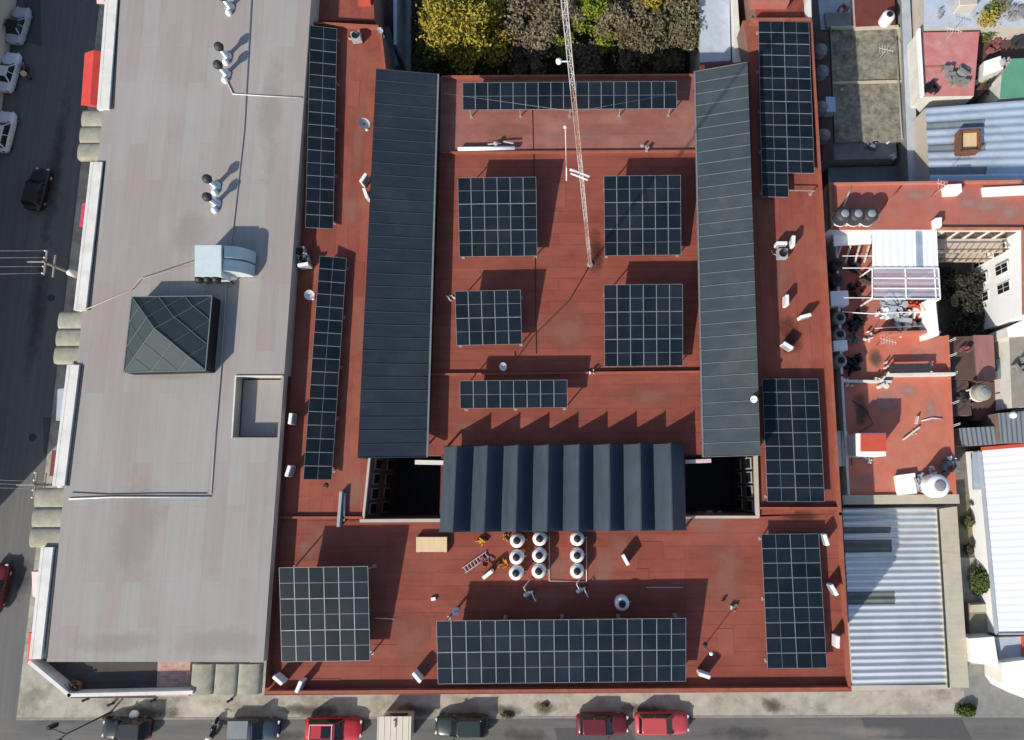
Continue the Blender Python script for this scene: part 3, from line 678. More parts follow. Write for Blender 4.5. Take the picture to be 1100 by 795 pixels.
def array(label, px, hN, hS, nc, nr, lw=False, cross=None, skip=(), gap=0.02):
    """px: NW, NE, SE, SW corners in the photo. hN/hS: heights above the roof of the NW.. corners (or cross = four heights).
    nc x nr modules; lw = modules lie sideways (long side across)"""
    h = cross or [hN, hN, hS, hS]
    q = [W(x, y, ZR+hh) for (x, y), hh in zip(px, h)]
    c = sum(q, Vector())/4
    u = ((q[1]-q[0])+(q[2]-q[3])).normalized(); v = ((q[0]-q[3])+(q[1]-q[2])); v = (v-u*v.dot(u)).normalized(); n = u.cross(v)
    Wt = ((q[1]-q[0]).length+(q[2]-q[3]).length)/2; Ht = ((q[0]-q[3]).length+(q[1]-q[2]).length)/2
    pw, ph = Wt/nc, Ht/nr
    o = thing('solar_array', label, 'solar array', (c.x, c.y, ZR), 'solar arrays on the red roof')
    off = Vector((0, 0, c.z-ZR))
    gd, fd = panel_mesh(ph, pw) if lw else panel_mesh(pw, ph)
    M = Matrix((u, v, n)).transposed().to_4x4()
    if lw: M = M @ Matrix.Rotation(R(90), 4, 'Z')
    for j in range(nr):
        for i in range(nc):
            if (i, j) in skip: continue
            p = off+u*((i+.5)*pw-Wt/2)+v*(Ht/2-(j+.5)*ph)
            g = bpy.data.objects.new('solar_panel', gd); col.objects.link(g); g.parent = o
            g.matrix_local = Matrix.Translation(p+Vector((0, 0, random.uniform(-.006, .006)))) @ M @ Matrix.Rotation(random.gauss(0, .006), 4, 'X') @ Matrix.Rotation(random.gauss(0, .006), 4, 'Y')
            f = bpy.data.objects.new('frame', fd); col.objects.link(f); f.parent = g
    # rails, posts and braces
    m = MB(); lo = lambda a, b, d: c+u*a+v*b-n*d
    for f in ([-.44, .44] if nr == 1 else [-.46, -.16, .16, .46]): m = MB(); m.bar(lo(-Wt/2, Ht*f, .09), lo(Wt/2, Ht*f, .09), .06, .08); m.build('rail', 'rack_steel', o)
    nx = max(2, int(Wt/4)+1); ny = max(2, int(Ht/4)+1)
    for a in range(nx):
        for b in range(ny):
            p = lo(-Wt*.47+Wt*.94*a/(nx-1), -Ht*.46+Ht*.92*b/(ny-1), .12)
            m = MB(); m.box(p.x-.04, p.x+.04, p.y-.04, p.y+.04, ZR-.02, p.z); m.box(p.x-.14, p.x+.14, p.y-.14, p.y+.14, ZR-.01, ZR+.04); m.build('post', 'rack_steel', o)
    return o
array('single long row of solar panels along the north edge of the courtyard roof', [(497, 89), (727, 87), (727, 117), (497, 118)], 1.75, 1.35, 17, 1)
array('square solar array of eighteen panels west of the lattice mast', [(493, 191), (577, 190), (576, 275), (492, 276)], 2.3, .95, 6, 3)
array('square solar array of eighteen panels just east of the lattice mast', [(649, 189), (731, 188), (732, 274), (649, 275)], 2.3, .95, 6, 3)
array('small solar array of ten panels in the courtyard, two rows of five', [(489, 313), (560, 311), (560, 370), (490, 371)], 2.05, 1.05, 5, 2)
array('square solar array of eighteen panels south of the mast beside the sunny canopy', [(649, 306), (733, 305), (734, 393), (649, 394)], 2.3, .95, 6, 3)
array('short single row of eight solar panels north of the zigzag shed', [(494, 409), (609, 408), (610, 438), (494, 439)], 2.0, 1.6, 8, 1)
array('wide solar array of two rows along the south edge of the red roof', [(470, 667), (736, 664), (738, 732), (469, 735)], 2.2, 1.1, 17, 2)
array('square solar array of eighteen panels in the southwest corner of the red roof', [(302, 610), (398, 608), (395, 710), (300, 711)], 2.5, 1.15, 6, 3)
array('tall narrow column of solar panels at the north end beside the grey building', [(337, 28), (366, 31), (354, 246), (324, 244)], 0, 0, 1, 16, True, [1.15, .6, .6, 1.15])
array('tall narrow column of solar panels between grey building and dark canopy, southern one', [(342, 275), (371, 277), (358, 516), (327, 515)], 0, 0, 1, 17, True, [1.15, .6, .6, 1.15])
array('two-column solar array with a stepped end at the northeast of the red roof', [(813, 22), (868, 24), (877, 212), (820, 212)], 0, 0, 2, 15, True, [.8, .8, .8, .8], [(1, 13), (1, 14)])
array('two-column solar array beside the sunny canopy on the middle of the east roof', [(819, 407), (880, 407), (885, 539), (824, 539)], 0, 0, 2, 9, True, [.85]*4)
array('two-column solar array in the southeast corner of the red roof', [(818, 574), (881, 573), (887, 718), (824, 718)], 0, 0, 2, 9, True, [.85]*4)

# ------------------------------------------------------------------ water tanks
def tank(px, py, z, label, r=.56, h=1.25, body='white_plastic', lid='black_plastic', grp=None, stand=0):
    p = W(px, py, z+h+stand)
    o = local('water_tank', label, 'water tank', (p.x, p.y, z), 0, grp)
    if stand:
        m = MB()
        for a in range(4):
            x, y = r*.75*math.cos(a*math.pi/2+.785), r*.75*math.sin(a*math.pi/2+.785); m.box(x-.06, x+.06, y-.06, y+.06, 0, stand)
        m.lathe((0, 0, stand-.08), [(0, 0), (r*1.05, 0), (r*1.05, .08), (0, .08)], 20); m.build('stand', 'white_paint', o)
    m = MB(); z0 = stand
    m.lathe((0, 0, z0), [(0, 0), (r*.96, .0), (r, .06), (r, h*.3), (r*.97, h*.33), (r, h*.36), (r, h*.62), (r*.97, h*.65), (r, h*.68), (r, h*.76), (r*.93, h*.84), (r*.72, h*.93), (r*.46, h*.97)], 28); m.build('tank_body', body, o)
    m = MB(); m.lathe((0, 0, z0), [(r*.50, h*.965), (r*.50, h*1.02), (r*.42, h*1.05), (0, h*1.06)], 22); m.build('lid', lid, o)
    m = MB(); m.tube([(r*.98, 0, z0+.15), (r+.18, 0, z0+.15), (r+.18, 0, .05)], .03, 6); m.build('outlet_pipe', 'pale_pipe', o)
    return o
G = 'white roof tanks with black lids south of the zigzag shed'
rowname = ['nearest the zigzag shed', 'in the middle of its column', 'at the south end of its column']
for cx, cn in ((555, 'western'), (579.5, 'middle'), (620, 'separate eastern')):
    for k in range(3):
        yy = (581, 599, 616)[k] if cx == 555 else (579, 597, 614)[k]
        tank(cx-.5*k*(cx < 600), yy, ZR, 'white water tank in the %s column, %s' % (cn, rowname[k]), grp=G)
tank(668.5, 649, ZR, 'lone white water tank behind the wide southern solar array', grp=G)
run('water_pipe', 'thin pale pipe along the feet of the water tanks', 'pipe', [(590, 571), (590, 624), (630, 625)], ZR+.06, .035, 'pale_pipe')
run('water_pipe', 'thin pale pipe beside the separate eastern water tanks', 'pipe', [(630, 576), (630, 625)], ZR+.06, .035, 'pale_pipe')
# pale spilled grout on the roof round the tanks
def junk(name, label, cat, px, py, z, mat, size, n=8, grp=None, flat=.4):
    """a small heap of odd pieces, each a short bar or block, one thing"""
    c = W(px, py, z); m = MB()
    for k in range(n):
        a = random.uniform(0, 6.28); r = random.random()**.6*size
        p = c+Vector((math.cos(a)*r, math.sin(a)*r, 0)); L = size*random.uniform(.3, .9); t = random.uniform(0, 3.14); hh = random.uniform(.08, flat)
        m.obox((p.x, p.y), t, L, L*random.uniform(.2, .6), z+.003*k, z+hh+.004*k)
    return tag(m.build(name, mat, bevel=.015), label, cat, grp)
def pump(px, py, label):
    p = W(px, py, ZR); o = local('water_pump', label, 'pump', (p.x, p.y, ZR), R(25), None)
    m = MB(); m.box(-.5, .5, -.22, .22, 0, .1); m.build('base', 'dark_steel', o)
    m = MB(); m.lathe((-.4, 0, .32), [(0, 0), (.2, 0), (.2, .5), (.1, .55), (.1, .8), (0, .8)], 14, '', 'X'); m.build('motor', 'galvanised', o)
    m = MB(); m.tube([(.3, 0, .5), (.3, 0, .75), (.3, -.7, .75), (.3, -.7, .1)], .045, 7); m.tube([(-.1, .1, .5), (-.1, .6, .7), (.5, .9, .1)], .04, 7); m.build('pipes', 'pale_pipe', o)
pump(568, 637, 'small pump with pale pipes in shade south of the middle water tanks')
pump(624, 633, 'small pump with pale pipes at the foot of the separate eastern tanks')

def heap(px, py, label, mat, sx, sy, h, name='tarp_heap', cat='tarp'):
    c = W(px, py, ZR); m = MB(); n, k = 14, 7
    rr = [[1+random.uniform(-.25, .25) for _ in range(n)] for _ in range(k+1)]
    def P(i, j):
        f = i/k; a = 2*math.pi*j/n; r = math.cos(f*math.pi/2)*rr[i][j % n]; return c+Vector((math.cos(a)*sx*r, math.sin(a)*sy*r, h*math.sin(f*math.pi/2)*(.7+.3*rr[i][j % n])))
    for i in range(k):
        for j in range(n): m.face([P(i, j), P(i, j+1), P(i+1, j+1), P(i+1, j)], '', False)
    return tag(m.build(name, mat), label, cat)
junk('yellow_tool', 'small yellow machine parts on the red roof near the plywood sheet', 'machine', 516.5, 583, ZR, 'yellow_tarp', .48, 12, flat=.45)
junk('yellow_tool', 'small yellow pieces beside the northwest water tank', 'machine', 544.5, 577, ZR, 'yellow_tarp', .3, 8, flat=.35)
junk('yellow_tool', 'ochre machine parts beside the western tank column', 'machine', 540, 607, ZR, 'yellow_tarp', .45, 11, flat=.4)
junk('rag_pile', 'dark red pieces between the ladder and the ochre machine parts', 'rags', 523, 602, ZR, 'rag_red', .5, 12, flat=.3)
heap(562, 592, 'ochre rag lying between the first two water tanks', 'yellow_tarp', .2, .2, .15, 'rag_pile', 'rags')
# ladder lying on the roof
a, b = W(498, 613, ZR+.12), W(524, 595, ZR+.12)
ld = thing('ladder', 'short metal ladder lying on the red roof west of the water tanks', 'ladder', (*((a+b)/2).xy, ZR))
dv = (b-a).normalized(); nv = Vector((-dv.y, dv.x, 0))*.22; m = MB()
m.bar(a+nv, b+nv, .07, .09); m.build('rail', 'ladder_metal', ld); m = MB(); m.bar(a-nv, b-nv, .07, .09); m.build('rail', 'ladder_metal', ld)
m = MB()
for k in range(8): p = a.lerp(b, (k+.5)/8); m.bar(p+nv*.8, p-nv*.8, .06)
m.build('rungs', 'ladder_metal', ld)
# plywood sheet on blocks
q = xy([(447, 577), (480, 577), (480, 593), (447, 593)], ZR+.5)
t = thing('plywood_sheet', 'pale plywood sheet raised on blocks beside the west light well', 'board', cen(q, ZR))
MB().prism(q, ZR+.44, ZR+.5).build('board', 'plywood', t)
m = MB()
for (x, y) in q: xx, yy = x*.9+cen(q, 0)[0]*.1, y*.9+cen(q, 0)[1]*.1; m.box(xx-.12, xx+.12, yy-.12, yy+.12, ZR, ZR+.437)
m.build('blocks', 'old_concrete', t)

# ------------------------------------------------------------------ white vent boxes
VB = None
def ventbox(px, py, ang, label, h=1.15, z=ZR):
    """ang: long axis on the picture, degrees anticlockwise from east"""
    global VB
    p = W(px, py, z+h)
    if VB is None:
        o = local('vent_box', label, 'vent box', (p.x, p.y, z), 0, 'narrow white vent boxes standing on the red roof')
        m = MB(); m.box(-.45, .45, -.14, .14, .12, 1.15); m.build('casing', 'white_enamel', o, .03)
        m = MB()
        for k in range(7): m.box(-.38, .38, -.155, -.142, .25+k*.12, .31+k*.12)
        m.build('louvre', 'grey_plastic', o)
        m = MB(); m.box(-.42, -.34, -.18, .18, 0, .12); m.build('foot', 'dark_steel', o); m = MB(); m.box(.34, .42, -.18, .18, 0, .12); m.build('foot', 'dark_steel', o)
        VB = o
    else:
        o = copy_tree(VB); o.location = (p.x, p.y, z); o['label'] = label
    o.rotation_euler.z = R(ang)
    return o
ventbox(298, 731, -38, 'white vent box in the southwest corner of the red roof, closest to the grey building')
ventbox(320.5, 738, 68, 'white vent box on the south edge below the square southwest solar array')
ventbox(447.5, 728, -48, 'white vent box at the west end of the wide southern solar array')
ventbox(757, 726, -18, 'white vent box at the east end of the wide southern solar array')
ventbox(672, 601.5, -62, 'white vent box standing alone between the tanks and the east light well')
ventbox(888, 580, -75, 'white vent box above the southeast solar array beside the east parapet')
ventbox(896.5, 634, -62, 'white vent box beside the middle of the southeast solar array')
ventbox(900.5, 690, 85, 'white vent box beside the lower end of the southeast solar array')
ventbox(846, 322, 88, 'white vent box on the open east roof, standing north to south')
ventbox(866, 339, 14, 'white vent box on the open east roof, standing crosswise')
ventbox(847, 371, -33, 'white vent box just above the middle east solar array')
ventbox(313.5, 450, 86, 'white vent box in the shade beside the southern narrow solar column', .8)
ventbox(311, 506, 75, 'white vent box in the shade near the foot of the narrow solar column', .8)
ventbox(524, 617, 38, 'white vent box just south of the ladder', .9)
ventbox(853, 258, 84, 'white vent box beside the small condenser on the east roof', 1.2)
ventbox(840, 261, 0, 'white vent box north of the small condenser on the east roof', 1.1)
ventbox(391, 192, 60, 'white vent box leaning at the west side of the dark canopy', .9)
ventbox(394, 209, -70, 'small white vent box tucked against the dark canopy', .7)
def condenser(px, py, label, rot=0, z=ZR):
    p = W(px, py, z+.7); o = local('condenser_unit', label, 'air conditioner', (p.x, p.y, z), R(rot))
    m = MB(); m.box(-.42, .42, -.42, .42, .1, .75); m.build('casing', 'grey_cable', o, .03)
    m = MB(); m.lathe((0, 0, .75), [(.34, .0), (.34, .05), (.30, .05), (.3, .012), (0, .012)], 20); m.build('fan_ring', 'black_plastic', o)
    m = MB(); m.box(-.4, -.32, -.4, .4, 0, .1); m.build('foot', 'dark_steel', o); m = MB(); m.box(.32, .4, -.4, .4, 0, .1); m.build('foot', 'dark_steel', o)
    m = MB(); m.tube([(-.42, 0, .3), (-.7, .1, .2), (-.8, .5, .05)], .035, 6); m.build('hose', 'white_paint', o)
condenser(841, 272, 'small grey condenser unit among the white boxes on the east roof')
condenser(326, 278, 'grey condenser unit in the shade between the two narrow solar columns', 20)
condenser(322, 270, 'grey condenser unit against the wall of the grey building', 5)
condenser(382, 38, 'grey condenser unit at the north end of the west red roof', 10)
ventbox(328, 286, 10, 'white vent box in the shade between the two narrow solar columns', .6)
def dish(px, py, label, z=ZR, r=.42, ang=0):
    p = W(px, py, z+.9); o = local('satellite_dish', label, 'satellite dish', (p.x, p.y, z), R(ang))
    m = MB(); m.tube([(0, 0, 0), (0, 0, .8)], .035, 8); m.lathe((0, 0, 0), [(.2, 0), (.2, .04), (0, .04)], 12); m.build('stand', 'galvanised', o)
    m = MB(); ax = Vector((.55, -.1, .8)).normalized(); a = ax.orthogonal().normalized(); b = ax.cross(a); c = Vector((0, 0, .9))
    def P(i, j): rr = r*i/5; return c+(a*math.cos(2*math.pi*j/20)+b*math.sin(2*math.pi*j/20))*rr+ax*(rr*rr*.5)
    for i in range(5):
        for j in range(20): m.face([P(i, j), P(i, j+1), P(i+1, j+1), P(i+1, j)] if i else [P(0, 0), P(1, j), P(1, j+1)], '', True)
    m.build('reflector', 'white_plastic', o)
    m = MB(); m.tube([c+b*-r*.9, c+ax*.45], .018, 6); m.tube([c+ax*.42, c+ax*.52], .05, 8); m.build('feed_arm', 'grey_plastic', o)
dish(332, 317, 'white satellite dish beside the top of the southern narrow solar column', ang=0)
dish(391, 133, 'white satellite dish beside the dark canopy on the west red roof', r=.5, ang=20)
dish(489, 657, 'small white dish behind the wide southern solar array', r=.3, ang=40)
dish(810, 429, 'small white dish mounted at the outer edge of the sunny canopy', z=ZR+2.0, r=.28, ang=200)
dish(540, 394, 'small white dish on the courtyard curb north of the single row of eight panels', r=.35, ang=10)
dish(408, 33, 'small white dish on the north corner of the west red roof', r=.28, ang=0)
# small odd pieces
tag(MB().obox(W(466, 643, ZR).xy, .2, .38, .26, ZR+.003, ZR+.2).build('white_block', 'white_plastic', bevel=.02), 'small white block on the red roof west of the wide southern array', 'block')
run('rail_pipe', 'straight pale rod lying on the red roof in the shade of the wide southern array', 'rod', [(694, 631), (734, 631)], ZR+.08, .05, 'grey_cable')
run('rail_pipe', 'pale rod lying on the red roof beside the square southwest array', 'rod', [(403, 664), (424, 665)], ZR+.05, .03, 'pale_pipe')
def plank(px, label, mat, wd, h, name='plank', cat='plank', z=ZR):
    a, b = [W(x, y, z+h) for x, y in px]; m = MB(); c = (a+b)/2; d_ = b-a
    m.obox((c.x, c.y), math.atan2(d_.y, d_.x), d_.length, wd, z+.003, z+h); return tag(m.build(name, mat), label, cat)
plank([(363, 566), (366, 528)], 'grey-mauve duct standing against the curb west of the west light well', 'grey_cable', .22, .55, 'duct', 'duct')
plank([(369, 560), (370, 530)], 'narrow grey strip lying beside the mauve duct', 'galvanised', .14, .3, 'duct', 'duct')
a = W(492, 160, ZR+.5); b = W(553, 159, ZR+.5)
t = thing('white_pipe', 'thick white pipe with fittings lying on the curb west of the mast', 'pipe', (*((a+b)/2).xy, ZR))
m = MB(); m.tube([a, b], .17, 12); m.build('pipe', 'bright_white', t)
m = MB(); m.lathe(W(533, 155, ZR+.4), [(0, 0), (.2, 0), (.2, .3), (0, .3)], 10); m.tube([W(541, 152, ZR+.4), W(552, 154, ZR+.7)], .08, 7); m.tube([W(524, 155, ZR+.5), W(538, 154, ZR+.6)], .06, 7); m.build('fittings', 'grey_cable', t)
junk('metal_bracket', 'small metal bracket on the curb west of the small courtyard array', 'bracket', 484, 322, ZR, 'pale_pipe', .35, 6)
junk('metal_bracket', 'small metal bracket lying on the curb north of the eastern mast array', 'bracket', 692, 160, ZR+.3, 'grey_cable', .35, 5)
junk('metal_bracket', 'white scrap on the curb where the single row of eight ends', 'bracket', 637, 399, ZR+.3, 'white_plastic', .3, 5)
run('cable', 'dark cable running straight down the courtyard roof west of the mast', 'cable', [(572, 118), (574, 200), (575, 300), (576, 380)], ZR+.045, .03, 'cable')
run('cable', 'dark cable running diagonally from the mast foot over the courtyard roof', 'cable', [(633, 286), (612, 322), (572, 362), (556, 384)], ZR+.045, .035, 'cable')
# lamp post on the southeast roof
a = W(757, 693, ZR)
lp = thing('lamp_post', 'slim pole with a small white lamp near the southeast solar array', 'lamp post', (a.x, a.y, ZR))
MB().lathe(a, [(.18, 0), (.18, .06), (.035, .08), (.03, 2.6), (0, 2.6)], 10).build('pole', 'dark_steel', lp)
MB().lathe(a+Vector((0, 0, 2.55)), [(0, 0), (.12, .02), (.16, .14), (.1, .24), (0, .26)], 12).build('lamp_head', 'white_plastic', lp)
junk('roof_debris', 'pale scrap with wires on the open red roof north of the lamp post', 'scrap', 787, 652, ZR, 'pale_pipe', .32, 6)
junk('roof_debris', 'dark block on the open red roof northwest of the lamp post', 'scrap', 777, 646, ZR, 'rag_red', .25, 4)
# drain with stains
def drain(px, py, label): c = W(px, py, ZR); tag(MB().lathe(c, [(.2, .003), (.2, .05), (.12, .07), (0, .07)], 12).build('roof_drain', 'dark_steel'), label, 'drain', 'roof drains in the red roof')
drain(350, 522, 'dark roof drain below the southern narrow solar column'); drain(292, 722, 'dark roof drain in the southwest corner of the red roof')
junk('bird_spike', 'dark small machine at the wall of the grey building beside the south roof', 'machine', 292, 596, ZR, 'dark_steel', .35, 5, flat=.5)

# ------------------------------------------------------------------ lattice mast
base = W(634, 284, ZR)
lo_, hi_ = ZR+10, 60
for _ in range(50):
    mid = (lo_+hi_)/2
    if W(606, 0, mid).y > base.y: lo_ = mid
    else: hi_ = mid
top = W(606, 0, mid); top = base+(top-base)*1.12
mast = thing('lattice_mast', 'tall white and orange lattice radio mast standing on the courtyard roof', 'mast', base)
ax = (top-base); H = ax.length; ax.normalize(); ux = Vector((1, 0, 0)); ux = (ux-ax*ux.dot(ax)).normalized(); uy = ax.cross(ux)
rad = .13
legs = [(ux*math.cos(t)+uy*math.sin(t))*rad for t in (R(90), R(210), R(330))]
nsec = 11
for s_ in range(nsec):
    m = MB(); z0, z1 = H*s_/nsec, H*(s_+1)/nsec; nb = 5
    for L_ in legs: m.bar(base+ax*z0+L_, base+ax*(z1-.01)+L_, .03)
    for k in range(nb):
        a, b = z0+(z1-z0)*k/nb, z0+(z1-z0)*(k+1)/nb
        for i in range(3):
            A, B = legs[i], legs[(i+1) % 3]
            m.bar(base+ax*b+A, base+ax*b+B, .015); m.bar(base+ax*a+(A if k % 2 else B), base+ax*b+(B if k % 2 else A), .015)
    # colour bands read off the photograph
    m.build('mast_section', 'mast_orange' if s_ in (0, 2, 6, 7) else 'mast_white', mast)
m = MB(); m.lathe(base, [(.28, 0), (.28, .12), (.15, .16), (0, .16)], 14); m.build('footing', 'old_concrete', mast)
def on_mast(py):                                              # height along the mast seen at photo row py
    lo_, hi_ = 0, H
    for _ in range(40):
        md = (lo_+hi_)/2; p = base+ax*md; v = ROT.transposed() @ (p-Vector((0, 0, CZ))); yy = PPY-F*v.y/(-v.z)
        if yy > py: lo_ = md
        else: hi_ = md
    return base+ax*md
p = on_mast(186); m = MB()
e1 = W(612, 182, p.z+.2); e2 = W(633, 190, p.z-.1)
m.bar(e1, e2, .10); m.bar(e1+Vector((.05, -.3, .1)), e2+Vector((-.1, -.25, .1)), .07); m.bar(e1+Vector((-.2, .2, 0)), e1+Vector((-.2, -.7, 0)), .07); m.bar(p, e1, .08)
m.build('antenna_arm', 'bright_white', mast)
g0 = e1+Vector((-.2, .1, -.05)); m = MB(); m.tube([g0, g0+Vector((0.02, 0.1, 4.6))], .03, 6); m.lathe(g0+Vector((.02, .1, 4.6)), [(0, 0), (.12, .1), (0, .22)], 8); m.build('whip_antenna', 'pink_canvas', mast)
p = on_mast(66); m = MB(); m.tube([p, p+Vector((-.45, 0, 0))], .03, 6); m.lathe(p+Vector((-.5, 0, -.12)), [(0, 0), (.13, .06), (.13, .2), (0, .26)], 10); m.build('beacon_lamp', 'bright_white', mast)
for i, (fx, fy) in enumerate(((474, 100), (750, 96))):
    m = MB(); m.tube([on_mast(120), W(fx, fy, ZR+.3)], .006, 5); m.build('guy_wire', 'grey_cable', mast)

# ------------------------------------------------------------------ neighbours to the east
def house(name, label, px, z, roof, wall='cream_wall', par=None, cat='house', z0=0, parw=.18, parh=.35):
    q = xy(px, z); o = thing(name, label, cat, cen(q, z0))
    MB().prism(q, z-.2, z, roof, wall).build('roof', roof, o)
    MB().prism(q, z0, z-.203, wall, wall).build('wall', wall, o)
    if par:
        c = cen(px, 0); pp = [(x+(1.2 if x < c[0] else -1.2), y+(1.2 if y < c[1] else -1.2)) for x, y in px]
        m = MB(); wall_line(m, pp+[pp[0]], z+.002, z+parh, parw, zref=z); m.build('parapet', par, o)
    return o
MOS = house('concrete_house', 'mossy flat concrete roof, half in shade, beside the northeast solar array', [(892, 32), (966, 30), (973, 150), (897, 153)], 3.2, 'mossy_concrete', 'old_concrete')
m = MB(); wall_line(m, [(893, 31), (965, 30), (972.5, 150)], 3.202, 3.5, .22, zref=3.2); wall_line(m, [(895, 90), (969, 88)], 3.202, 3.42, .2, zref=3.2); m.build('roof_edge', 'beige_tile', MOS)
house('lean_to', 'low concrete ledge roof south of the mossy roof', [(889, 154), (962, 152), (964, 170), (890, 172)], 2.8, 'old_concrete', 'old_concrete', cat='lean-to')
house('lean_to', 'dark corrugated lean-to in the gap before the red terrace house', [(889, 180), (978, 178), (979, 195), (890, 196)], 1.6, 'slate_sheet', 'dim_wall', cat='lean-to')
house('small_house', 'small dark red flat roof behind the mossy concrete roof', [(916, -30), (960, -30), (962, 27), (919, 29)], 3.8, 'maroon', 'cream_wall')
house('shed', 'grey slab roofed shed at the north end of the red building', [(876, -30), (913, -30), (915, 30), (882, 32)], 3.0, 'blue_grey_roof', 'old_concrete', cat='shed')
MB().prism(xy([(886, 14), (914, 14), (915, 28), (888, 29)], 3.4), 3.01, 3.4).build('slab', 'old_concrete', bpy.data.objects['shed'])
house('service_strip', 'narrow grey flat-roofed strip east of the mossy concrete roof', [(967, -30), (976, -30), (988, 196), (976, 196)], 4.0, 'blue_grey_roof', 'old_concrete', cat='annexe')
GT = 'grey roof tanks lined up beside the northeast solar array'
for (x, y, n) in ((883, 51, 'northernmost of the row'), (884.5, 74, 'second from the north'), (884, 113, 'beside a square pale panel'), (886.5, 143, 'southernmost of the row')):
    tank(x, y, 3.4, 'pale grey water tank next to the mossy roof, %s' % n, .62, 1.2, 'old_concrete', 'grey_plastic', GT)
house('tank_platform', 'low platform carrying the grey tanks beside the mossy roof', [(875, 34), (890, 34), (896, 172), (884, 172)], 3.4, 'brown_roof', 'old_concrete', cat='platform')
tag(MB().prism(xy([(887, 104), (897, 104), (898, 120), (888, 120)], 4.4), 3.42, 4.4).build('panel_box', 'galva_blue'), 'square pale green-blue panel beside the third grey tank', 'panel')
tank(956, 15, 3.8, 'white water tank with black lid on the small dark red roof', .62, 1.3)
junk('plastic_bag', 'small white bag on the south end of the mossy roof', 'bag', 953, 155, 2.82, 'bright_white', .22, 4)
junk('plastic_bag', 'white scrap on the shaded part of the mossy roof', 'bag', 903, 98, 3.2, 'white_paint', .2, 4)
tag(MB().prism(xy([(866, -10), (871, -10), (872, 20), (868.5, 20)], ZR+.8), ZR, ZR+.8).build('white_pillar', 'white_paint'), 'narrow white wall piece at the northeast corner of the red roof', 'wall')

house('flat_house', 'flat pale blue-grey roof in the northeast corner of the photo', [(991, -40), (1110, -40), (1112, 28), (993, 31)], 6.0, 'pale_blue_roof', 'cream_wall')
PK = house('pink_roof_house', 'faded pink-red flat roof with a white edge north of the blue-white corrugated roof', [(985, 35), (1052, 34), (1046, 103), (989, 104)], 6.0, 'pink_roof', 'white_paint')
m = MB(); wall_line(m, [(985, 35), (989, 104)], 6.002, 6.5, .2, zref=6.0); m.build('white_edge', 'bright_white', PK); m = MB(); wall_line(m, [(988, 73), (1023, 72)], 6.003, 6.12, .12, zref=6.0); m.build('seam', 'orange_parapet', PK)
tag(MB().prism(xy([(1030, -2), (1050, -3), (1050, 5), (1031, 6)], 7.2), 6.003, 7.2, 'cream_wall').build('roof_box', 'bright_white', bevel=.02), 'cream box standing on the pale blue-grey corner roof', 'box')
junk('roof_clutter', 'pile of grey and white scrap on the pink-red roof', 'scrap', 1027, 82, 6.0, 'old_concrete', 1.1, 26, flat=.7)
junk('roof_clutter', 'pile of dark crates beside the potted plants in the northeast', 'scrap', 1088, 33, 4.0, 'dark_steel', 1.6, 24, flat=1.1)
junk('roof_clutter', 'bluish tarp pieces on the dark crates in the northeast', 'scrap', 1080, 33, 4.7, 'blue_grey_roof', .8, 9, flat=.4)
junk('roof_clutter', 'dark scrap pile between the pink roof and the green roof', 'scrap', 1049, 80, 4.0, 'brown_roof', 1.3, 22, flat=.9)
house('white_hut', 'small white hut roof beside the green roof', [(1057, 66), (1075, 60), (1078, 74), (1056, 82)], 5.6, 'bright_white', 'white_paint', cat='hut')
house('green_roof_house', 'smooth green roof at the right edge of the photo', [(1076, 80), (1088, 63), (1112, 62), (1112, 104), (1074, 106)], 6.0, 'green_roof', 'white_paint')
house('courtyard_house', 'dark brown low roof under the plants in the northeast', [(1048, 40), (1112, 30), (1112, 62), (1050, 104)], 4.0, 'brown_roof', 'dim_wall')
def plant(px, py, z, label, mat, r=.5, h=1.0, pot=True):
    c = W(px, py, z); o = thing('potted_plant', label, 'plant', c)
    if pot: MB().lathe(c, [(0, 0), (r*.4, 0), (r*.55, .4), (r*.45, .4), (0, .36)], 12).build('pot', 'pot', o)
    m = MB()
    for k in range(260):
        d = Vector((random.gauss(0, r*.5), random.gauss(0, r*.5), .3+abs(random.gauss(h*.4, h*.3)))); p = c+d
        u = Vector((random.gauss(0, 1), random.gauss(0, 1), random.gauss(0, .6))).normalized()*random.uniform(.1, .22); v = u.orthogonal().normalized()*.07
        m.face([p-u, p+v, p+u, p-v])
    m.build('leaves', mat, o)
plant(1056, 26, 6.0, 'yellow-leaved potted plant beside the pale blue-grey corner roof', 'leaf_yellow', .8, 1.4)
plant(1064, 14, 6.0, 'green potted plant at the edge of the pale blue-grey corner roof', 'leaf_green', .6, 1.2)
plant(1053, 42, 4.0, 'dark green shrub on the edge of the pink-red roof', 'leaf_hedge', .8, 1.2)
plant(1072, 12, 6.0, 'dry brownish potted plant in the northeast corner', 'leaf_dry', .5, 1.0)

# corrugated blue-white roof with rusty chimney
o = thing('corrugated_house', 'blue-white corrugated metal roof with a rusty box on it', 'house', (*W(1048, 155, 6.5).xy, 0))
c4 = WP([(994, 116), (1120, 106), (1122, 196), (999, 196)], 6.5)
m = MB(); alt = {}
for k in (2, 5, 8): alt[(k, 0)] = 'slate_sheet'
m.corr(c4[0], c4[1], c4[2], c4[3], 10, .09, 'galva_blue', alt); m.build('roof_sheet', 'galva_blue', o)
MB().prism([(p.x, p.y) for p in c4], 0, 6.35).build('wall', 'cream_wall', o)
t = thing('rusty_chimney', 'rusty open box chimney on the blue-white corrugated roof', 'chimney', (*W(1042, 152, 6.5).xy, 6.6))
q = xy([(1032, 140), (1053, 139), (1053, 161), (1032, 162)], 7.4); m = MB()
for a, b in zip(q, q[1:]+q[:1]): m.bar((*a, 6.95), (*b, 6.95), .2, .9)
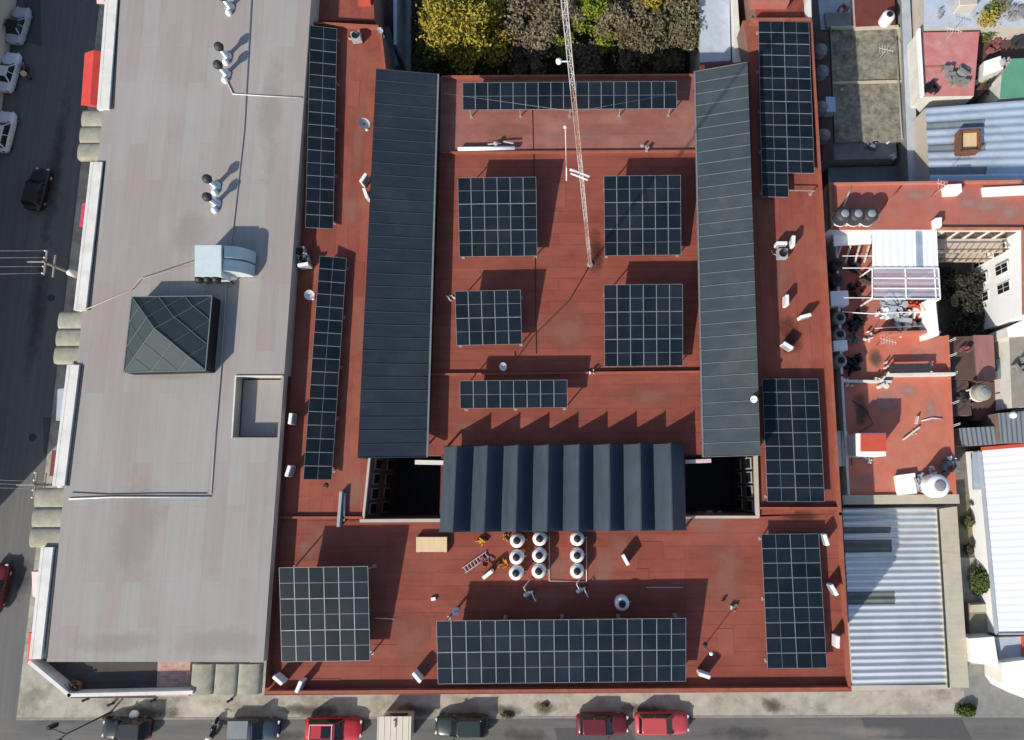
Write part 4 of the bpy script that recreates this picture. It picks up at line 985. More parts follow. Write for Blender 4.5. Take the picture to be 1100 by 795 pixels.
m.build('box_wall', 'rust', t); MB().prism(xy([(1034, 142), (1051, 141), (1051, 159), (1034, 160)], 7.0), 6.62, 7.0).build('hatch', 'plywood', t)

# terrace house with courtyard and galleries
th = thing('terrace_house', 'red-roofed house with white galleries round a dark courtyard on the right', 'house', (*W(1000, 300, 8).xy, 0))
ZD = 8.0
m = MB(); m.prism(xy([(888, 199), (1125, 196), (1126, 247), (890, 247)], ZD), 0, ZD, 'terrace_red', 'white_paint'); m.build('north_wing', 'terrace_red', th)
m = MB(); m.prism(xy([(1098, 247), (1126, 247), (1128, 336), (1100, 338)], ZD), 0, ZD, 'terrace_orange', 'bright_white'); m.build('east_wing', 'terrace_red', th)
m = MB(); wall_line(m, [(889, 200), (891, 246)], ZD+.002, ZD+.6, .22, zref=ZD); wall_line(m, [(1005, 246.5), (1098, 246.5), (1099, 337)], ZD+.002, ZD+.3, .2, zref=ZD); m.build('parapet', 'orange_parapet', th)
m = MB(); wall_line(m, [(891, 199), (1094, 196)], ZD+.002, ZD+.35, .18, zref=ZD); m.build('parapet', 'terrace_orange', th)
# gallery slabs and posts on the courtyard side of the north wing
yN = W(1050, 247, ZD).y; xE = W(1099, 290, ZD).x; xW0 = W(1006, 250, ZD).x
for lv in (2.9, 5.6):
    m = MB(); m.box(xW0, xE-.1, yN-1.3, yN-.02, lv, lv+.18); m.build('gallery_slab', 'cream_wall', th)
    m = MB(); m.bar((xW0, yN-1.28, lv+1.0), (xE-.1, yN-1.28, lv+1.0), .08); 
    for k in range(12): xx = xW0+(xE-.2-xW0)*k/11; m.bar((xx, yN-1.28, lv+.18), (xx, yN-1.28, lv+1.0), .05)
    m.build('railing', 'rust', th)
for k in range(5):
    for lv in (.6, 3.3, 6.0):
        xx = xW0+1.0+k*1.35; f = MB(); f.box(xx, xx+.9, yN-.09, yN-.015, lv, lv+1.5); fo = f.build('window', 'rust', th); MB().box(xx+.1, xx+.8, yN-.11, yN-.092, lv+.1, lv+1.4).build('pane', 'window_glass', fo)
y0e, y1e = W(1099, 337, ZD).y, W(1099, 248, ZD).y
for k in range(4):
    for lv in (1.0, 4.3):
        yy = y0e+.8+k*(y1e-y0e-1.4)/3.4; xe = W(1099, 290, ZD).x-.02
        f = MB(); f.box(xe-.12, xe-.03, yy, yy+.95, lv, lv+1.9); fo = f.build('window', 'frame_white', th); g = MB()
        for a in range(2):
            for b in range(2): g.box(xe-.14, xe-.121, yy+.08+a*.42, yy+.45+a*.42, lv+.1+b*.9, lv+.9+b*.9)
        g.build('pane', 'window_glass', fo)
# lower terraces
ZT = 5.2
m = MB(); m.prism(xy([(895, 248), (1006, 248), (1008, 360), (900, 360)], ZT), 0, ZT, 'terrace_red', 'white_paint'); m.build('upper_terrace', 'terrace_red', th)
m = MB(); m.prism(xy([(900, 361), (1016, 361), (1024, 532), (907, 532)], ZT-.02), 0, ZT-.02, 'terrace_orange', 'white_paint'); m.build('lower_terrace', 'terrace_orange', th)
m = MB(); wall_line(m, [(894, 250), (900, 405), (907, 530)], ZT+.002, ZT+1.0, .2, zref=ZT); m.build('side_wall', 'white_paint', th)
m = MB(); wall_line(m, [(900, 410), (953, 411)], ZT+.002, ZT+.7, .18, zref=ZT); wall_line(m, [(950, 404), (1020, 403)], ZT+.003, ZT+.8, .25, zref=ZT); m.build('cross_wall', 'white_paint', th)
m = MB(); wall_line(m, [(1016, 362), (1024, 530)], ZT+.002, ZT+.35, .2, zref=ZT); wall_line(m, [(941, 361), (1000, 360)], ZT+.004, ZT+1.5, .22, zref=ZT); m.build('parapet', 'terrace_orange', th)
m = MB(); m.prism(xy([(996, 322), (1005, 322), (1009, 360), (1000, 362)], 7.2), ZT, 7.2); m.build('stair_wall', 'bright_white', th)
m = MB(); m.prism(xy([(895, 250), (936, 250), (936, 262), (896, 264)], 6.8), 6.6, 6.8); m.build('wing_ledge', 'bright_white', th)
m = MB()
for k in range(4): a = W(904+k*10, 262, 6.7); b = W(898+k*10, 282, ZT+.5); m.bar(a, b, .16)
m.build('stair_beams', 'cream_wall', th)
m = MB(); m.prism(xy([(905, 532), (1030, 531), (1031, 541), (906, 542)], ZT+.2), ZT-3, ZT+.2); m.build('south_wall', 'beige_tile', th)
# translucent canopy on white frame
cz = 7.9; o = thing('translucent_canopy', 'white-framed canopy of pale and clear sheets over the terrace', 'canopy', (*W(973, 282, cz).xy, ZT))
q = WP([(937, 242), (1006, 241), (1008, 288), (937, 287)], cz); m = MB(); m.corr(q[0], q[3], q[2], q[1], 9, .022, 'white_sheet', {(6, 0): 'galva_blue', (6, 1): 'galva_blue'}); m.build('white_sheet', 'white_sheet', o)
q = WP([(938, 288.5), (1008, 289), (1010, 320), (938, 320)], cz); m = MB(); m.corr(q[0], q[1], q[2], q[3], 5, .04, 'clear_sheet'); m.build('clear_sheet', 'clear_sheet', o)
m = MB(); G4 = WP([(937, 288), (1008, 288), (1010, 321), (937, 321)], cz+.08)
for f in (0, .33, .66, 1): m.bar(G4[0].lerp(G4[3], f), G4[1].lerp(G4[2], f), .09)
for f in (0, .5, .94, 1): m.bar(G4[0].lerp(G4[1], f), G4[3].lerp(G4[2], f), .09)
for p in G4: m.bar(Vector((p.x, p.y, ZT)), p, .1)
for y in (275, 288, 320): m.bar(W(905, y, cz+.02), W(937, y, cz+.02), .06)
m.build('frame', 'bright_white', o)
# things on the terraces
BT = 'black roof tanks on the red-roofed terrace house'
for x, n in ((908, 'nearest the red building'), (922.5, 'middle one of three'), (937, 'farthest from the red building')):
    tank(x, 229, ZD, 'black water tank on the red north wing, %s' % n, .68, 1.3, 'dark_steel', 'grey_plastic', BT, .7)
for (x, y, b, n) in ((901, 283, 'dark_steel', 'dark water tank beside the translucent canopy, upper of two'), (901, 300, 'dark_steel', 'dark water tank beside the translucent canopy, just above the white slab'),
                     (903, 341, 'grey_plastic', 'grey water tank just below the white slab on the terrace'), (903, 359, 'grey_plastic', 'grey water tank in the middle of the terrace tank column'), (904, 387, 'grey_plastic', 'grey water tank at the lower end of the terrace tank column')):
    tank(x, y, ZT, n, .6, 1.3, b, 'black_plastic', 'dark tanks along the terrace wall')
tag(MB().prism(xy([(892, 313), (911, 312), (912, 327), (893, 328)], ZT+1.5), ZT+.003, ZT+1.5).build('white_slab', 'bright_white'), 'white slab between the dark terrace tanks', 'slab')
tag(MB().prism(xy([(895, 366), (910, 365), (911, 376), (896, 377)], ZT+1.2), ZT+.003, ZT+1.2).build('white_crate', 'bright_white', bevel=.03), 'white crate between the grey terrace tanks', 'crate')
junk('terrace_clutter', 'mixed pale junk under the front of the clear canopy', 'junk', 962, 334, ZT, 'blue_grey_roof', 1.5, 26, flat=.8)
junk('terrace_clutter', 'red crates and junk beside the white stair wall', 'junk', 985, 331, ZT, 'red_lacquer', .9, 14, flat=.8)
junk('terrace_clutter', 'white junk in a row behind the orange cross wall', 'junk', 975, 347, ZT, 'white_paint', 1.3, 16, flat=.6)
junk('terrace_clutter', 'dark junk between the tanks and the terrace floor', 'junk', 917, 345, ZT, 'black_frame', .9, 20, flat=.8)
junk('terrace_clutter', 'dark junk at the lower end of the terrace tank column', 'junk', 914, 392, ZT, 'black_frame', .9, 20, flat=.8)
junk('terrace_clutter', 'white bucket group on the terrace corner below the canopy', 'junk', 932, 362, ZT, 'white_paint', .45, 7, flat=.6)
junk('terrace_clutter', 'white bits beside the black bench on the terrace', 'junk', 951, 394, ZT, 'white_paint', .35, 7, flat=.6)
o = thing('clothes_rack', 'dark long rack with pale end posts on the lower terrace', 'rack', (*W(977, 397, ZT).xy, ZT))
m = MB(); 
for y in (394, 398): m.bar(W(955, y, ZT+.9), W(1001, y-1, ZT+.9), .3, .05)
m.build('shelf', 'dark_steel', o); m = MB()
for x, y in ((955, 393), (955, 400), (1001, 392), (1001, 399)): p = W(x, y, ZT+.9); m.bar((p.x, p.y, ZT), p, .12)
m.build('post', 'white_paint', o)
# red and white roof box
q = xy([(921, 465), (953, 465), (953, 490), (921, 490)], ZT+2.8); t = thing('stair_head', 'white stair head box with a bright red lid on the lower terrace', 'stair head', cen(q, ZT))
MB().prism(q, ZT+.003, ZT+2.65).build('box', 'bright_white', t, .04)
MB().prism(xy([(925, 466), (952, 466), (952, 485), (925, 485)], ZT+2.8), ZT+2.652, ZT+2.8).build('lid', 'red_lacquer', t)
for (x, n) in ((899.5, 'against the wall'), (906.5, 'next to the stair head')):
    a, b = W(x, 463, ZT+.6), W(x+1.5, 501, ZT+.6); tag(MB().tube([a, a.lerp(b, .3), b], .27, 12).build('white_cylinder', 'white_paint'), 'long white roll lying on the lower terrace %s' % n, 'roll', 'white rolls on the lower terrace')
junk('terrace_clutter', 'two small white cans in front of the stair head', 'junk', 931, 495, ZT, 'bright_white', .4, 4, flat=.4)
q = xy([(961, 511), (983, 508), (985, 530), (964, 532)], ZT+.45); tag(MB().prism(q, ZT+.38, ZT+.45).prism([(x*.9+cen(q, 0)[0]*.1, y*.9+cen(q, 0)[1]*.1) for x, y in q], ZT+.003, ZT+.378).build('white_table', 'white_sheet'), 'square white sheet lying at the south edge of the lower terrace', 'sheet')
tank(1010, 522, ZT, 'large white water tank with a dark lid at the south end of the terrace', .95, 1.3, 'bright_white', 'grey_plastic', None, 1.0)
junk('terrace_clutter', 'grey scrap between the white sheet and the large white tank', 'junk', 990, 519, ZT, 'blue_grey_roof', .8, 18, flat=.7)
junk('terrace_clutter', 'dark and white scrap behind the large white tank', 'junk', 1018, 502, ZT, 'slate_sheet', .7, 14, flat=.8)
plank([(971, 472), (988, 459)], 'pale pole lying behind the stair head on the lower terrace', 'pale_pipe', .14, .25, z=ZT)
plank([(985, 455), (987, 447)], 'short pale upright stick on the lower terrace', 'pale_pipe', .1, .4, z=ZT)
heap_c = W(981, 467, ZT)
run('clothes_line', 'rusty pipe line across the middle of the lower terrace', 'pipe', [(990, 452), (1002, 449), (1012, 450)], ZT+.06, .06, 'pale_pipe')
junk('terrace_clutter', 'white rag on the open floor of the lower terrace', 'junk', 981, 465, ZT, 'white_paint', .25, 4, flat=.2)
tag(MB().prism(xy([(1017, 198), (1033, 197), (1034, 206), (1018, 207)], ZD+1.0), ZD+.003, ZD+1.0).build('white_box', 'bright_white', bevel=.03), 'white box on the north parapet of the red-roofed terrace house', 'box')
plank([(1056, 206), (1120, 203)], 'long white sheet lying on the red north wing', 'white_sheet', .8, .25, 'white_strip', 'sheet', ZD)
tag(MB().prism(xy([(1005, 234), (1012, 233), (1012, 243), (1006, 244)], ZD+.8), ZD+.003, ZD+.8).build('white_box', 'bright_white', bevel=.03), 'small white box beside the top of the translucent canopy', 'box')
run('wing_pipe', 'pale pipe slanting over the shaded red north wing', 'pipe', [(906, 223), (915, 199)], ZD+.08, .07, 'pale_pipe')
run('wing_pipe', 'faint orange pipe slanting over the middle of the red north wing', 'pipe', [(949, 223), (968, 200)], ZD+.06, .06, 'orange_parapet')

for a in ((1060, 222, 2.4, 1.4, 'worn_stain'), (1085, 228, 2.0, 1.2, 'worn_stain'), (1040, 218, 1.4, 1.2, 'worn_stain'), (985, 210, 1.5, .8, 'worn_stain')): mark(a[0], a[1], a[2], a[3], ZD, a[4], th)
for a in ((950, 432, 2.2, 1.4, 'worn_stain'), (975, 420, 1.4, 1.0, 'worn_stain'), (930, 515, 1.4, .8, 'worn_stain'), (1000, 440, .9, 1.8, 'worn_stain'), (985, 380, 1.6, .7, 'worn_stain'), (940, 385, 1.0, 1.4, 'grime_stain'), (925, 440, 1.0, 2.0, 'grime_stain')): mark(a[0], a[1], a[2], a[3], ZT-.02, a[4], th)
for (y, n) in ((366, 'highest up the photo'), (382, 'second from the top'), (402, 'beside the white cross wall'), (433, 'below the white cross wall'), (457, 'lowest of the row')):
    p = W(1019+(y-366)*.05, y, ZT+.4); tag(MB().bar(p, p+Vector((.5, .2, .35)), .035).bar(p+Vector((.1, -.1, 0)), p+Vector((.5, .08, .3)), .03).build('rebar_stub', 'pale_pipe'), 'pale rebar stub sticking out of the terrace edge, %s' % n, 'rebar', 'rebar stubs along the terrace edge')
JK = [(915, 283, ZT, 'dark_steel', .8, 14, 'dark hoses and scrap right of the upper dark terrace tank'), (917, 312, ZT, 'black_frame', .7, 14, 'dark scrap right of the white slab'), (930, 300, ZT, 'brown_roof', .7, 10, 'brown boxes left of the clear canopy'),
      (916, 366, ZT, 'slate_sheet', .6, 12, 'grey scrap right of the white crate'), (909, 412, ZT, 'white_paint', .5, 8, 'white scrap at the west end of the cross wall'), (948, 340, ZT, 'bright_white', .7, 10, 'white crates at the left end of the junk under the canopy'), (992, 341, ZT, 'black_frame', .7, 12, 'black boxes at the right end of the junk under the canopy'),
      (945, 410, ZT+.2, 'pale_pipe', .6, 9, 'pale rubble heap at the middle of the cross wall'), (1000, 508, ZT, 'white_paint', .5, 10, 'white crates above the large white tank'), (1019, 492, ZT, 'bright_white', .45, 7, 'white boxes stacked at the terrace corner above the large tank'),
      (1066, 50, 4.0, 'rag_red', .9, 14, 'reddish brown scrap below the potted plants'), (1094, 18, 6.0, 'grey_plastic', 1.0, 14, 'grey scrap on the northeast corner roof'), (1066, 90, 4.0, 'dark_steel', 1.0, 14, 'dark scrap below the small white hut'), (1078, 70, 5.6, 'grey_cable', .7, 9, 'grey frames on the white hut roof'),
      (1000, 96, 6.0, 'black_frame', .6, 18, 'dark scrap at the south edge of the pink-red roof'), (1010, 15, 6.0, 'old_concrete', .5, 6, 'small grey blocks on the pale blue-grey roof'), (1030, 428, 4.4, 'dark_steel', .6, 8, 'dark scrap on the purple-brown low roof'), (1080, 425, 2.8, 'brown_roof', .9, 12, 'brown scrap on the low dark roof right of the legged tank'),
      (1035, 375, 4.6, 'rag_red', .6, 7, 'dark reddish scrap on the dark brown flat roof'), (1095, 395, 5.2, 'old_concrete', .7, 15, 'grey blocks on the taupe flat roof'), (905, 12, 3.4, 'rag_red', .5, 8, 'dark scrap on the grey slab roofed shed'), (935, 160, 2.8, 'slate_sheet', .6, 7, 'grey tiles on the concrete ledge roof'), (958, 168, 2.8, 'white_paint', .4, 5, 'pale scrap at the east end of the concrete ledge roof')]
for (x, y, z, mt, sz, n, lab) in JK: junk('scrap_heap', lab, 'scrap', x, y, z, mt, sz, n, flat=.75)
def aerial(px, py, z, label, h=2.6):
    p = W(px, py, z); o = thing('tv_aerial', label, 'aerial', p); m = MB(); m.tube([p, p+Vector((0, 0, h))], .03, 6); m.build('pole', 'grey_cable', o)
    m = MB(); q_ = p+Vector((0, 0, h-.1)); m.bar(q_+Vector((-.7, .2, 0)), q_+Vector((.7, -.2, 0)), .03)
    for k in range(6): c_ = q_+Vector((-.6+.24*k, .17-.07*k, 0)); l_ = .45-.05*k; m.bar(c_+Vector((.1*l_, l_, 0)), c_-Vector((.1*l_, l_, 0)), .022)
    m.build('antenna', 'pale_pipe', o)
aerial(1000, 212, ZD, 'thin television aerial on the red north wing'); aerial(1080, 20, 6.0, 'thin television aerial on the pale blue-grey corner roof'); aerial(941, 372, ZT, 'thin television aerial on the lower terrace'); aerial(940, 70, 3.2, 'thin television aerial on the mossy concrete roof'); aerial(1010, 50, 6.0, 'thin television aerial on the pink-red roof')
run('wing_pipe', 'grey pipe along the foot of the terrace side wall', 'pipe', [(898, 268), (901, 330), (905, 400)], ZT+.2, .06, 'grey_cable')
run('wing_pipe', 'thin black hose looping over the lower terrace', 'hose', [(915, 430), (930, 440), (938, 455), (915, 470), (915, 500)], ZT+.05, .03, 'cable')
run('wing_pipe', 'white pipe frame bar in front of the clear canopy', 'pipe', [(905, 334), (905, 335), (937, 337), (1000, 334), (1000, 333)], 0, .05, 'bright_white', [ZT, ZT+1.6, ZT+1.6, ZT+1.6, ZT])
run('wing_pipe', 'white pipe at knee height across the terrace junk', 'pipe', [(940, 352), (940, 352.5), (998, 350), (998, 349.5)], 0, .05, 'bright_white', [ZT, ZT+.9, ZT+.9, ZT])
run('roof_pipe', 'grey pipe along the east side of the mossy concrete roof', 'pipe', [(962, 40), (967, 120), (969, 150)], 3.6, .05, 'grey_cable')
# low roofs between terrace house and white corrugated roof
house('shaded_roof_house', 'dark brown flat roof, shade put into its colour, south of the dark courtyard', [(1020, 362), (1045, 361), (1049, 408), (1022, 408)], 4.6, 'brown_roof', 'dim_wall')  # dark brown paints the shaded half, next to the sunlit rose-brown half
house('rose_roof_house', 'rose-brown corrugated roof south of the dark courtyard', [(1046, 360), (1067, 360), (1070, 408), (1050, 408)], 4.8, 'rose_brown_roof', 'dim_wall', None)
house('purple_roof_house', 'purple-brown low roof left of the tank on tall legs', [(1023, 409), (1040, 409), (1044, 446), (1026, 446)], 4.4, 'brown_roof', 'dim_wall')
house('taupe_roof_house', 'taupe flat roof at the right edge below the white galleries', [(1084, 363), (1115, 361), (1118, 436), (1087, 438)], 5.2, 'taupe_roof', 'white_paint')
house('white_annexe', 'bright white flat roof between the galleries and the taupe roof', [(1082, 352), (1112, 338), (1113, 360), (1083, 362)], 5.6, 'bright_white', 'white_paint', cat='annexe')
house('teal_shed', 'small teal sheet roof beside the rose-brown roof', [(1070, 386), (1082, 385), (1083, 406), (1072, 407)], 3.8, 'teal_sheet', 'dim_wall', cat='shed')
house('brown_yard_roof', 'low dark brown roof under the tank on tall legs', [(1043, 411), (1085, 410), (1087, 450), (1046, 452)], 2.8, 'brown_roof', 'dim_wall')
for (lab, q, z, n) in (('slate-blue corrugated roof at the right edge behind the white corrugated roof', [(1072, 444), (1120, 440), (1122, 474), (1075, 476)], 5.0, 9), ('slate-blue corrugated strip left of the larger slate roof', [(1030, 460), (1071, 458), (1074, 477), (1033, 479)], 4.4, 8)):
    c4 = WP(q, z); o = thing('slate_roof_shed', lab, 'shed', (*((c4[0]+c4[2])/2).xy, 0)); m = MB(); m.corr(c4[0], c4[3], c4[2], c4[1], n, .07); m.build('roof_sheet', 'slate_sheet', o); MB().prism([(p.x, p.y) for p in c4], 0, z-.15).build('wall', 'dim_wall', o)
tank(1058, 421, 2.8, 'pale water tank on tall white legs above the dark brown roofs', .72, 1.0, 'vault_concrete', 'grey_plastic', None, 2.8)
tag(MB().lathe(W(1087, 446, 5.03), [(0, 0), (.3, 0), (.3, .3), (.15, .5), (0, .5)], 12).build('roof_cowl', 'bright_white'), 'small white cowl beside the slate-blue roof', 'cowl')

# white corrugated warehouse
ZF = 2.6
o = thing('white_warehouse', 'bright white corrugated roof at the right edge, with a white side wall', 'warehouse', (*W(1085, 580, ZF).xy, 0))
c4 = WP([(1054, 484), (1140, 477), (1165, 680), (1072, 682)], ZF); m = MB(); m.corr(c4[0], c4[1], c4[2], c4[3], 26, .018, 'white_sheet'); m.build('roof_sheet', 'white_sheet', o)
MB().prism([(p.x, p.y) for p in c4], 0, ZF-.12).build('wall', 'bright_white', o)
m = MB(); wall_line(m, [(1055, 482), (1138, 475)], ZF+.06, ZF+.3, .3, zref=ZF); m.build('red_fascia', 'red_lacquer', o)
m = MB(); wall_line(m, [(1053, 486), (1071, 681), (1140, 680)], ZF-.3, ZF+.12, .12, zref=ZF); m.build('gutter', 'blue_grey_roof', o)
MB().prism(xy([(1044, 486), (1053, 485), (1056, 526), (1046, 526)], ZF-.5), ZF-.7, ZF-.5).build('side_awning', 'galva_blue', o)
# garage roof with dark skylight strips and tiled coping
o = thing('garage', 'long garage under a grey-blue corrugated roof beside the southeast corner of the red roof', 'garage', (*W(962, 640, 1.8).xy, 0))
c4 = WP([(905, 546), (1006, 545), (1018, 734), (916, 736)], 1.8); m = MB(); alt = {}
for k in (3, 5, 6, 13, 14): alt[(k, 0)] = 'skylight_strip'
alt[(1, 0)] = alt[(1, 1)] = 'galva_blue'
m.corr(c4[0], c4[1], c4[2], c4[3], 27, .085, 'garage_sheet', alt); m.build('roof_sheet', 'garage_sheet', o); MB().prism([(p.x, p.y) for p in c4], 0, 1.62).build('wall', 'cream_wall', o)
m = MB(); m.prism(xy([(1007, 547), (1028, 544), (1041, 739), (1019, 738)], 2.1), 0, 2.1); m.build('tiled_coping', 'beige_tile', o)
m = MB(); wall_line(m, [(1007.5, 548), (1019, 738)], 2.0, 2.18, .1, zref=2.1); m.build('coping_edge', 'dark_steel', o)
MB().prism(xy([(906, 736.5), (1020, 735.5), (1022, 740), (908, 742)], 1.75), 0, 1.75).build('front_wall', 'cream_wall', o)
# gap with bushes and planter
MB().prism(xy([(1026, 530), (1062, 530), (1072, 742), (1036, 742)], .05), -.1, .05).build('garden_soil', 'olive_ground')['kind'] = 'structure'
def bush(px, py, z, label, mat, sx, sy, h, n=700):
    c = W(px, py, z); o = thing('bush', label, 'bush', c); m = MB()
    for k in range(n):
        a = random.uniform(0, 6.28); rr = random.random()**.5; hh = random.random()
        p = c+Vector((math.cos(a)*rr*sx*(1-.35*hh), math.sin(a)*rr*sy*(1-.35*hh), h*hh*(1-.4*rr)+.1))+Vector((random.gauss(0, .06), random.gauss(0, .06), 0))
        u = Vector((random.gauss(0, 1), random.gauss(0, 1), random.gauss(0, .7))).normalized()*random.uniform(.08, .16); v = u.orthogonal().normalized()*.06
        m.face([p-u, p+v, p+u, p-v])
    m.build('foliage', mat, o)
    m = MB()
    for k in range(5): m.tube([c, c+Vector((random.gauss(0, sx*.3), random.gauss(0, sy*.3), h*.6))], .03, 5, r2=.01)
    m.build('stems', 'trunk', o)
bush(1048, 622, .1, 'round green bush in the gap beside the white warehouse', 'leaf_hedge', .85, 1.5, 2.4, 1500)
bush(1038, 560, .1, 'small olive shrub at the north end of the gap beside the garage', 'leaf_olive', .5, .6, .9)
bush(1039, 590, .1, 'dark small shrub halfway along the gap beside the garage', 'leaf_dark', .4, .5, .8)
bush(1036, 762, .14, 'low green bush on the pavement corner in front of the garage', 'leaf_hedge', 1.0, .55, .8, 1100)
bush(1046, 540, .1, 'dark shrub behind the large white tank', 'leaf_dark', .4, .4, .9)
q = xy([(1040, 648), (1063, 647), (1062, 681), (1042, 682)], 1.1); t = thing('planter_box', 'square olive concrete planter in the gap beside the white warehouse', 'planter', cen(q, .05))
MB().prism(q, .05, 1.1).build('box', 'planter_side', t, .04); MB().prism(xy([(1042, 650), (1061, 649), (1060, 657), (1042, 658)], 1.2), 1.102, 1.2).build('ledge', 'beige_tile', t)
# white forecourt pieces at the corner
house('white_forecourt', 'bright white low roof in front of the white warehouse', [(1041, 686), (1068, 684), (1073, 716), (1043, 712)], 2.6, 'bright_white', 'white_paint', cat='porch')
house('shaded_forecourt', 'low roof coloured grey as shade south of the white warehouse', [(1069, 685), (1098, 684), (1099, 707), (1073, 709)], 1.8, 'blue_grey_roof', 'old_concrete', cat='porch')  # grey colour stands in for a shadow shape on the forecourt
house('white_porch', 'bright white curved porch roof in the southeast corner', [(1076, 712), (1125, 706), (1126, 752), (1100, 750), (1084, 744), (1077, 734)], 2.8, 'bright_white', 'white_paint', cat='porch')
tag(MB().prism(xy([(1098, 684), (1125, 682), (1126, 706), (1099, 707)], 2.0), 0, 2.0).build('red_awning', 'red_lacquer'), 'dark red strip between the warehouse and the white porch', 'awning')
MB().prism(xy([(1036, 714), (1125, 714), (1125, 771), (1036, 771)], .14), .0, .137).build('pavement', 'old_concrete')['kind'] = 'structure'

# ------------------------------------------------------------------ garden buildings north of the courtyard roof
o = house('metal_roof_shed', 'shed with a smooth blue-white metal roof north of the sunny canopy', [(750, -40), (783, -40), (785, 65), (752, 67)], 6.0, 'pale_blue_roof', 'cream_wall', cat='shed')
house('white_wall', 'narrow white wall between the blue-white shed and the red roof', [(786, -40), (790, -40), (797, 70), (790, 70)], 7.0, 'white_paint', 'white_paint', cat='wall')
tag(MB().prism(xy([(422, -40), (427, -40), (426, 48), (423, 48)], 6.2), .2, 6.2).build('garden_wall', 'galva_blue'), 'thin pale wall at the west edge of the garden', 'wall')
tag(MB().prism(xy([(412, 30), (418, 28), (428, 70), (420, 74)], 5.0), .2, 5.0).build('roof_ramp', 'slate_sheet'), 'slanted grey-blue sheet beside the north end of the dark canopy', 'sheet')
tag(MB().prism(xy([(800, -40), (808, -40), (811, 18), (801, 20)], 5.0), .2, 5.0).build('garden_strip', 'olive_ground'), 'olive narrow roof north of the east red roof', 'roof')
tag(MB().prism(xy([(384, -20), (396, -20), (398, 4), (385, 5)], ZR-.2), ZR-.498, ZR-.2).build('lit_patch', 'red_lacquer'), 'brighter red slab painted as a sunlit patch on the shaded north roof', 'hatch')  # brighter red slab stands in for sunlight falling on the roof
tag(MB().prism(xy([(808, 2), (848, 2), (848, -30), (806, -30)], ZR+.6), ZR-.398, ZR+.6).build('roof_room', 'terrace_red'), 'raised brick red roof block north of the northeast solar array', 'roof block')

# ------------------------------------------------------------------ trees
def tree(px, py, label, mat, r, h, n=5200, name='leafy_tree', cl=34, leaf=.2, top=True, zb=.03, sq=.75, bare=False):
    zc = zb+h*.68; c = W(px, py, zc); base_ = Vector((c.x, c.y, zb))
    o = thing(name, label, 'tree', base_, 'trees in the garden north of the courtyard roof')
    cs = []
    for k in range(cl):
        a = random.uniform(0, 6.28); t = random.random()**.5*.85; ph = random.uniform(-.6, 1)
        rr = r*t*math.sqrt(max(.1, 1-.55*ph*ph)); cs.append((base_+Vector((math.cos(a)*rr, math.sin(a)*rr, h*.66+ph*h*.3)), r*random.uniform(.15, .30)))
    m = MB()
    for k in range(n):
        cc, cr = cs[random.randrange(cl)]
        if k % 5 == 0: cr = cr*1.7
        d = Vector((random.gauss(0, 1), random.gauss(0, 1), random.gauss(0, 1))).normalized()*cr*random.random()**.4
        p = cc+Vector((d.x, d.y, d.z*sq)); s_ = leaf*random.uniform(.6, 1.4)
        u = Vector((random.gauss(0, 1), random.gauss(0, 1), random.gauss(0, .6))).normalized()*s_; v = (u.orthogonal().normalized()*math.cos(k)+u.cross(u.orthogonal()).normalized()*math.sin(k))*s_*(.16 if bare else .5)
        m.face([p-u, p+v, p+u, p-v])
    m.build('crown', mat, o)
    m = MB(); fork = base_+Vector((0, 0, h*.42)); m.tube([base_, base_+Vector((.05, .03, h*.2)), fork], r*.075, 8, r2=r*.05)
    for cc, cr in cs[:16 if not bare else cl]:
        md = fork.lerp(cc, .5)+Vector((0, 0, .2)); m.tube([fork-Vector((0, 0, .1)), md, cc+(cc-fork).normalized()*cr*.7], r*.035, 5, r2=.012)
    m.build('trunk', 'trunk', o)
    return o
tree(497, 28, 'broad golden yellow tree beside the dark canopy, largest in the garden', 'leaf_yellow', 4.5, 8.8, 19000, cl=70, leaf=.17)
tree(466, 60, 'small green tree at the foot of the golden yellow tree', 'leaf_green', 1.9, 5.8, 4200, cl=28, leaf=.15)
tree(540, 55, 'olive green tree in the shade right of the golden yellow tree', 'leaf_green', 1.5, 4.6, 2600, cl=22, leaf=.15)
tree(515, -22, 'yellow-green tree cut by the top edge of the photo', 'leaf_yellow', 3.0, 8.0, 6000, leaf=.17)
tree(455, -18, 'yellowing tree in the northwest corner of the garden', 'leaf_yellow', 1.9, 6.5, 3000, leaf=.16)
tree(575, 20, 'grey-brown dry tree between the golden tree and the mast', 'leaf_dry', 3.6, 7.5, 13000, 'dry_tree', cl=50, leaf=.17)
tree(568, 62, 'low brown dry tree at the courtyard edge right of the golden tree', 'leaf_dry', 2.3, 4.2, 5000, 'dry_tree', cl=26, leaf=.15)
tree(602, 46, 'small yellow-green tree right behind the lattice mast', 'leaf_lime', 1.4, 5.8, 2600, cl=18, leaf=.15)
tree(606, 16, 'pale dry tree in line with the lattice mast', 'leaf_dry', 2.4, 7.0, 7500, 'dry_tree', cl=36, leaf=.16)
tree(636, 12, 'bright lime green tree just east of the lattice mast', 'leaf_lime', 2.3, 7.8, 7500, cl=38, leaf=.16)
tree(652, 44, 'small lime green tree at the courtyard edge east of the mast', 'leaf_lime', 1.3, 5.8, 2600, cl=18, leaf=.15)
tree(628, 60, 'low brown dry tree at the courtyard edge right of the mast', 'leaf_dry', 2.1, 4.0, 4600, 'dry_tree', cl=24, leaf=.15)
tree(666, 18, 'pale dry tree beside the bright lime green tree', 'leaf_dry', 2.8, 7.4, 9000, 'dry_tree', cl=38, leaf=.16)
tree(697, 2, 'yellow tree at the top edge left of the blue-white shed', 'leaf_yellow', 1.9, 8.2, 3800, leaf=.16)
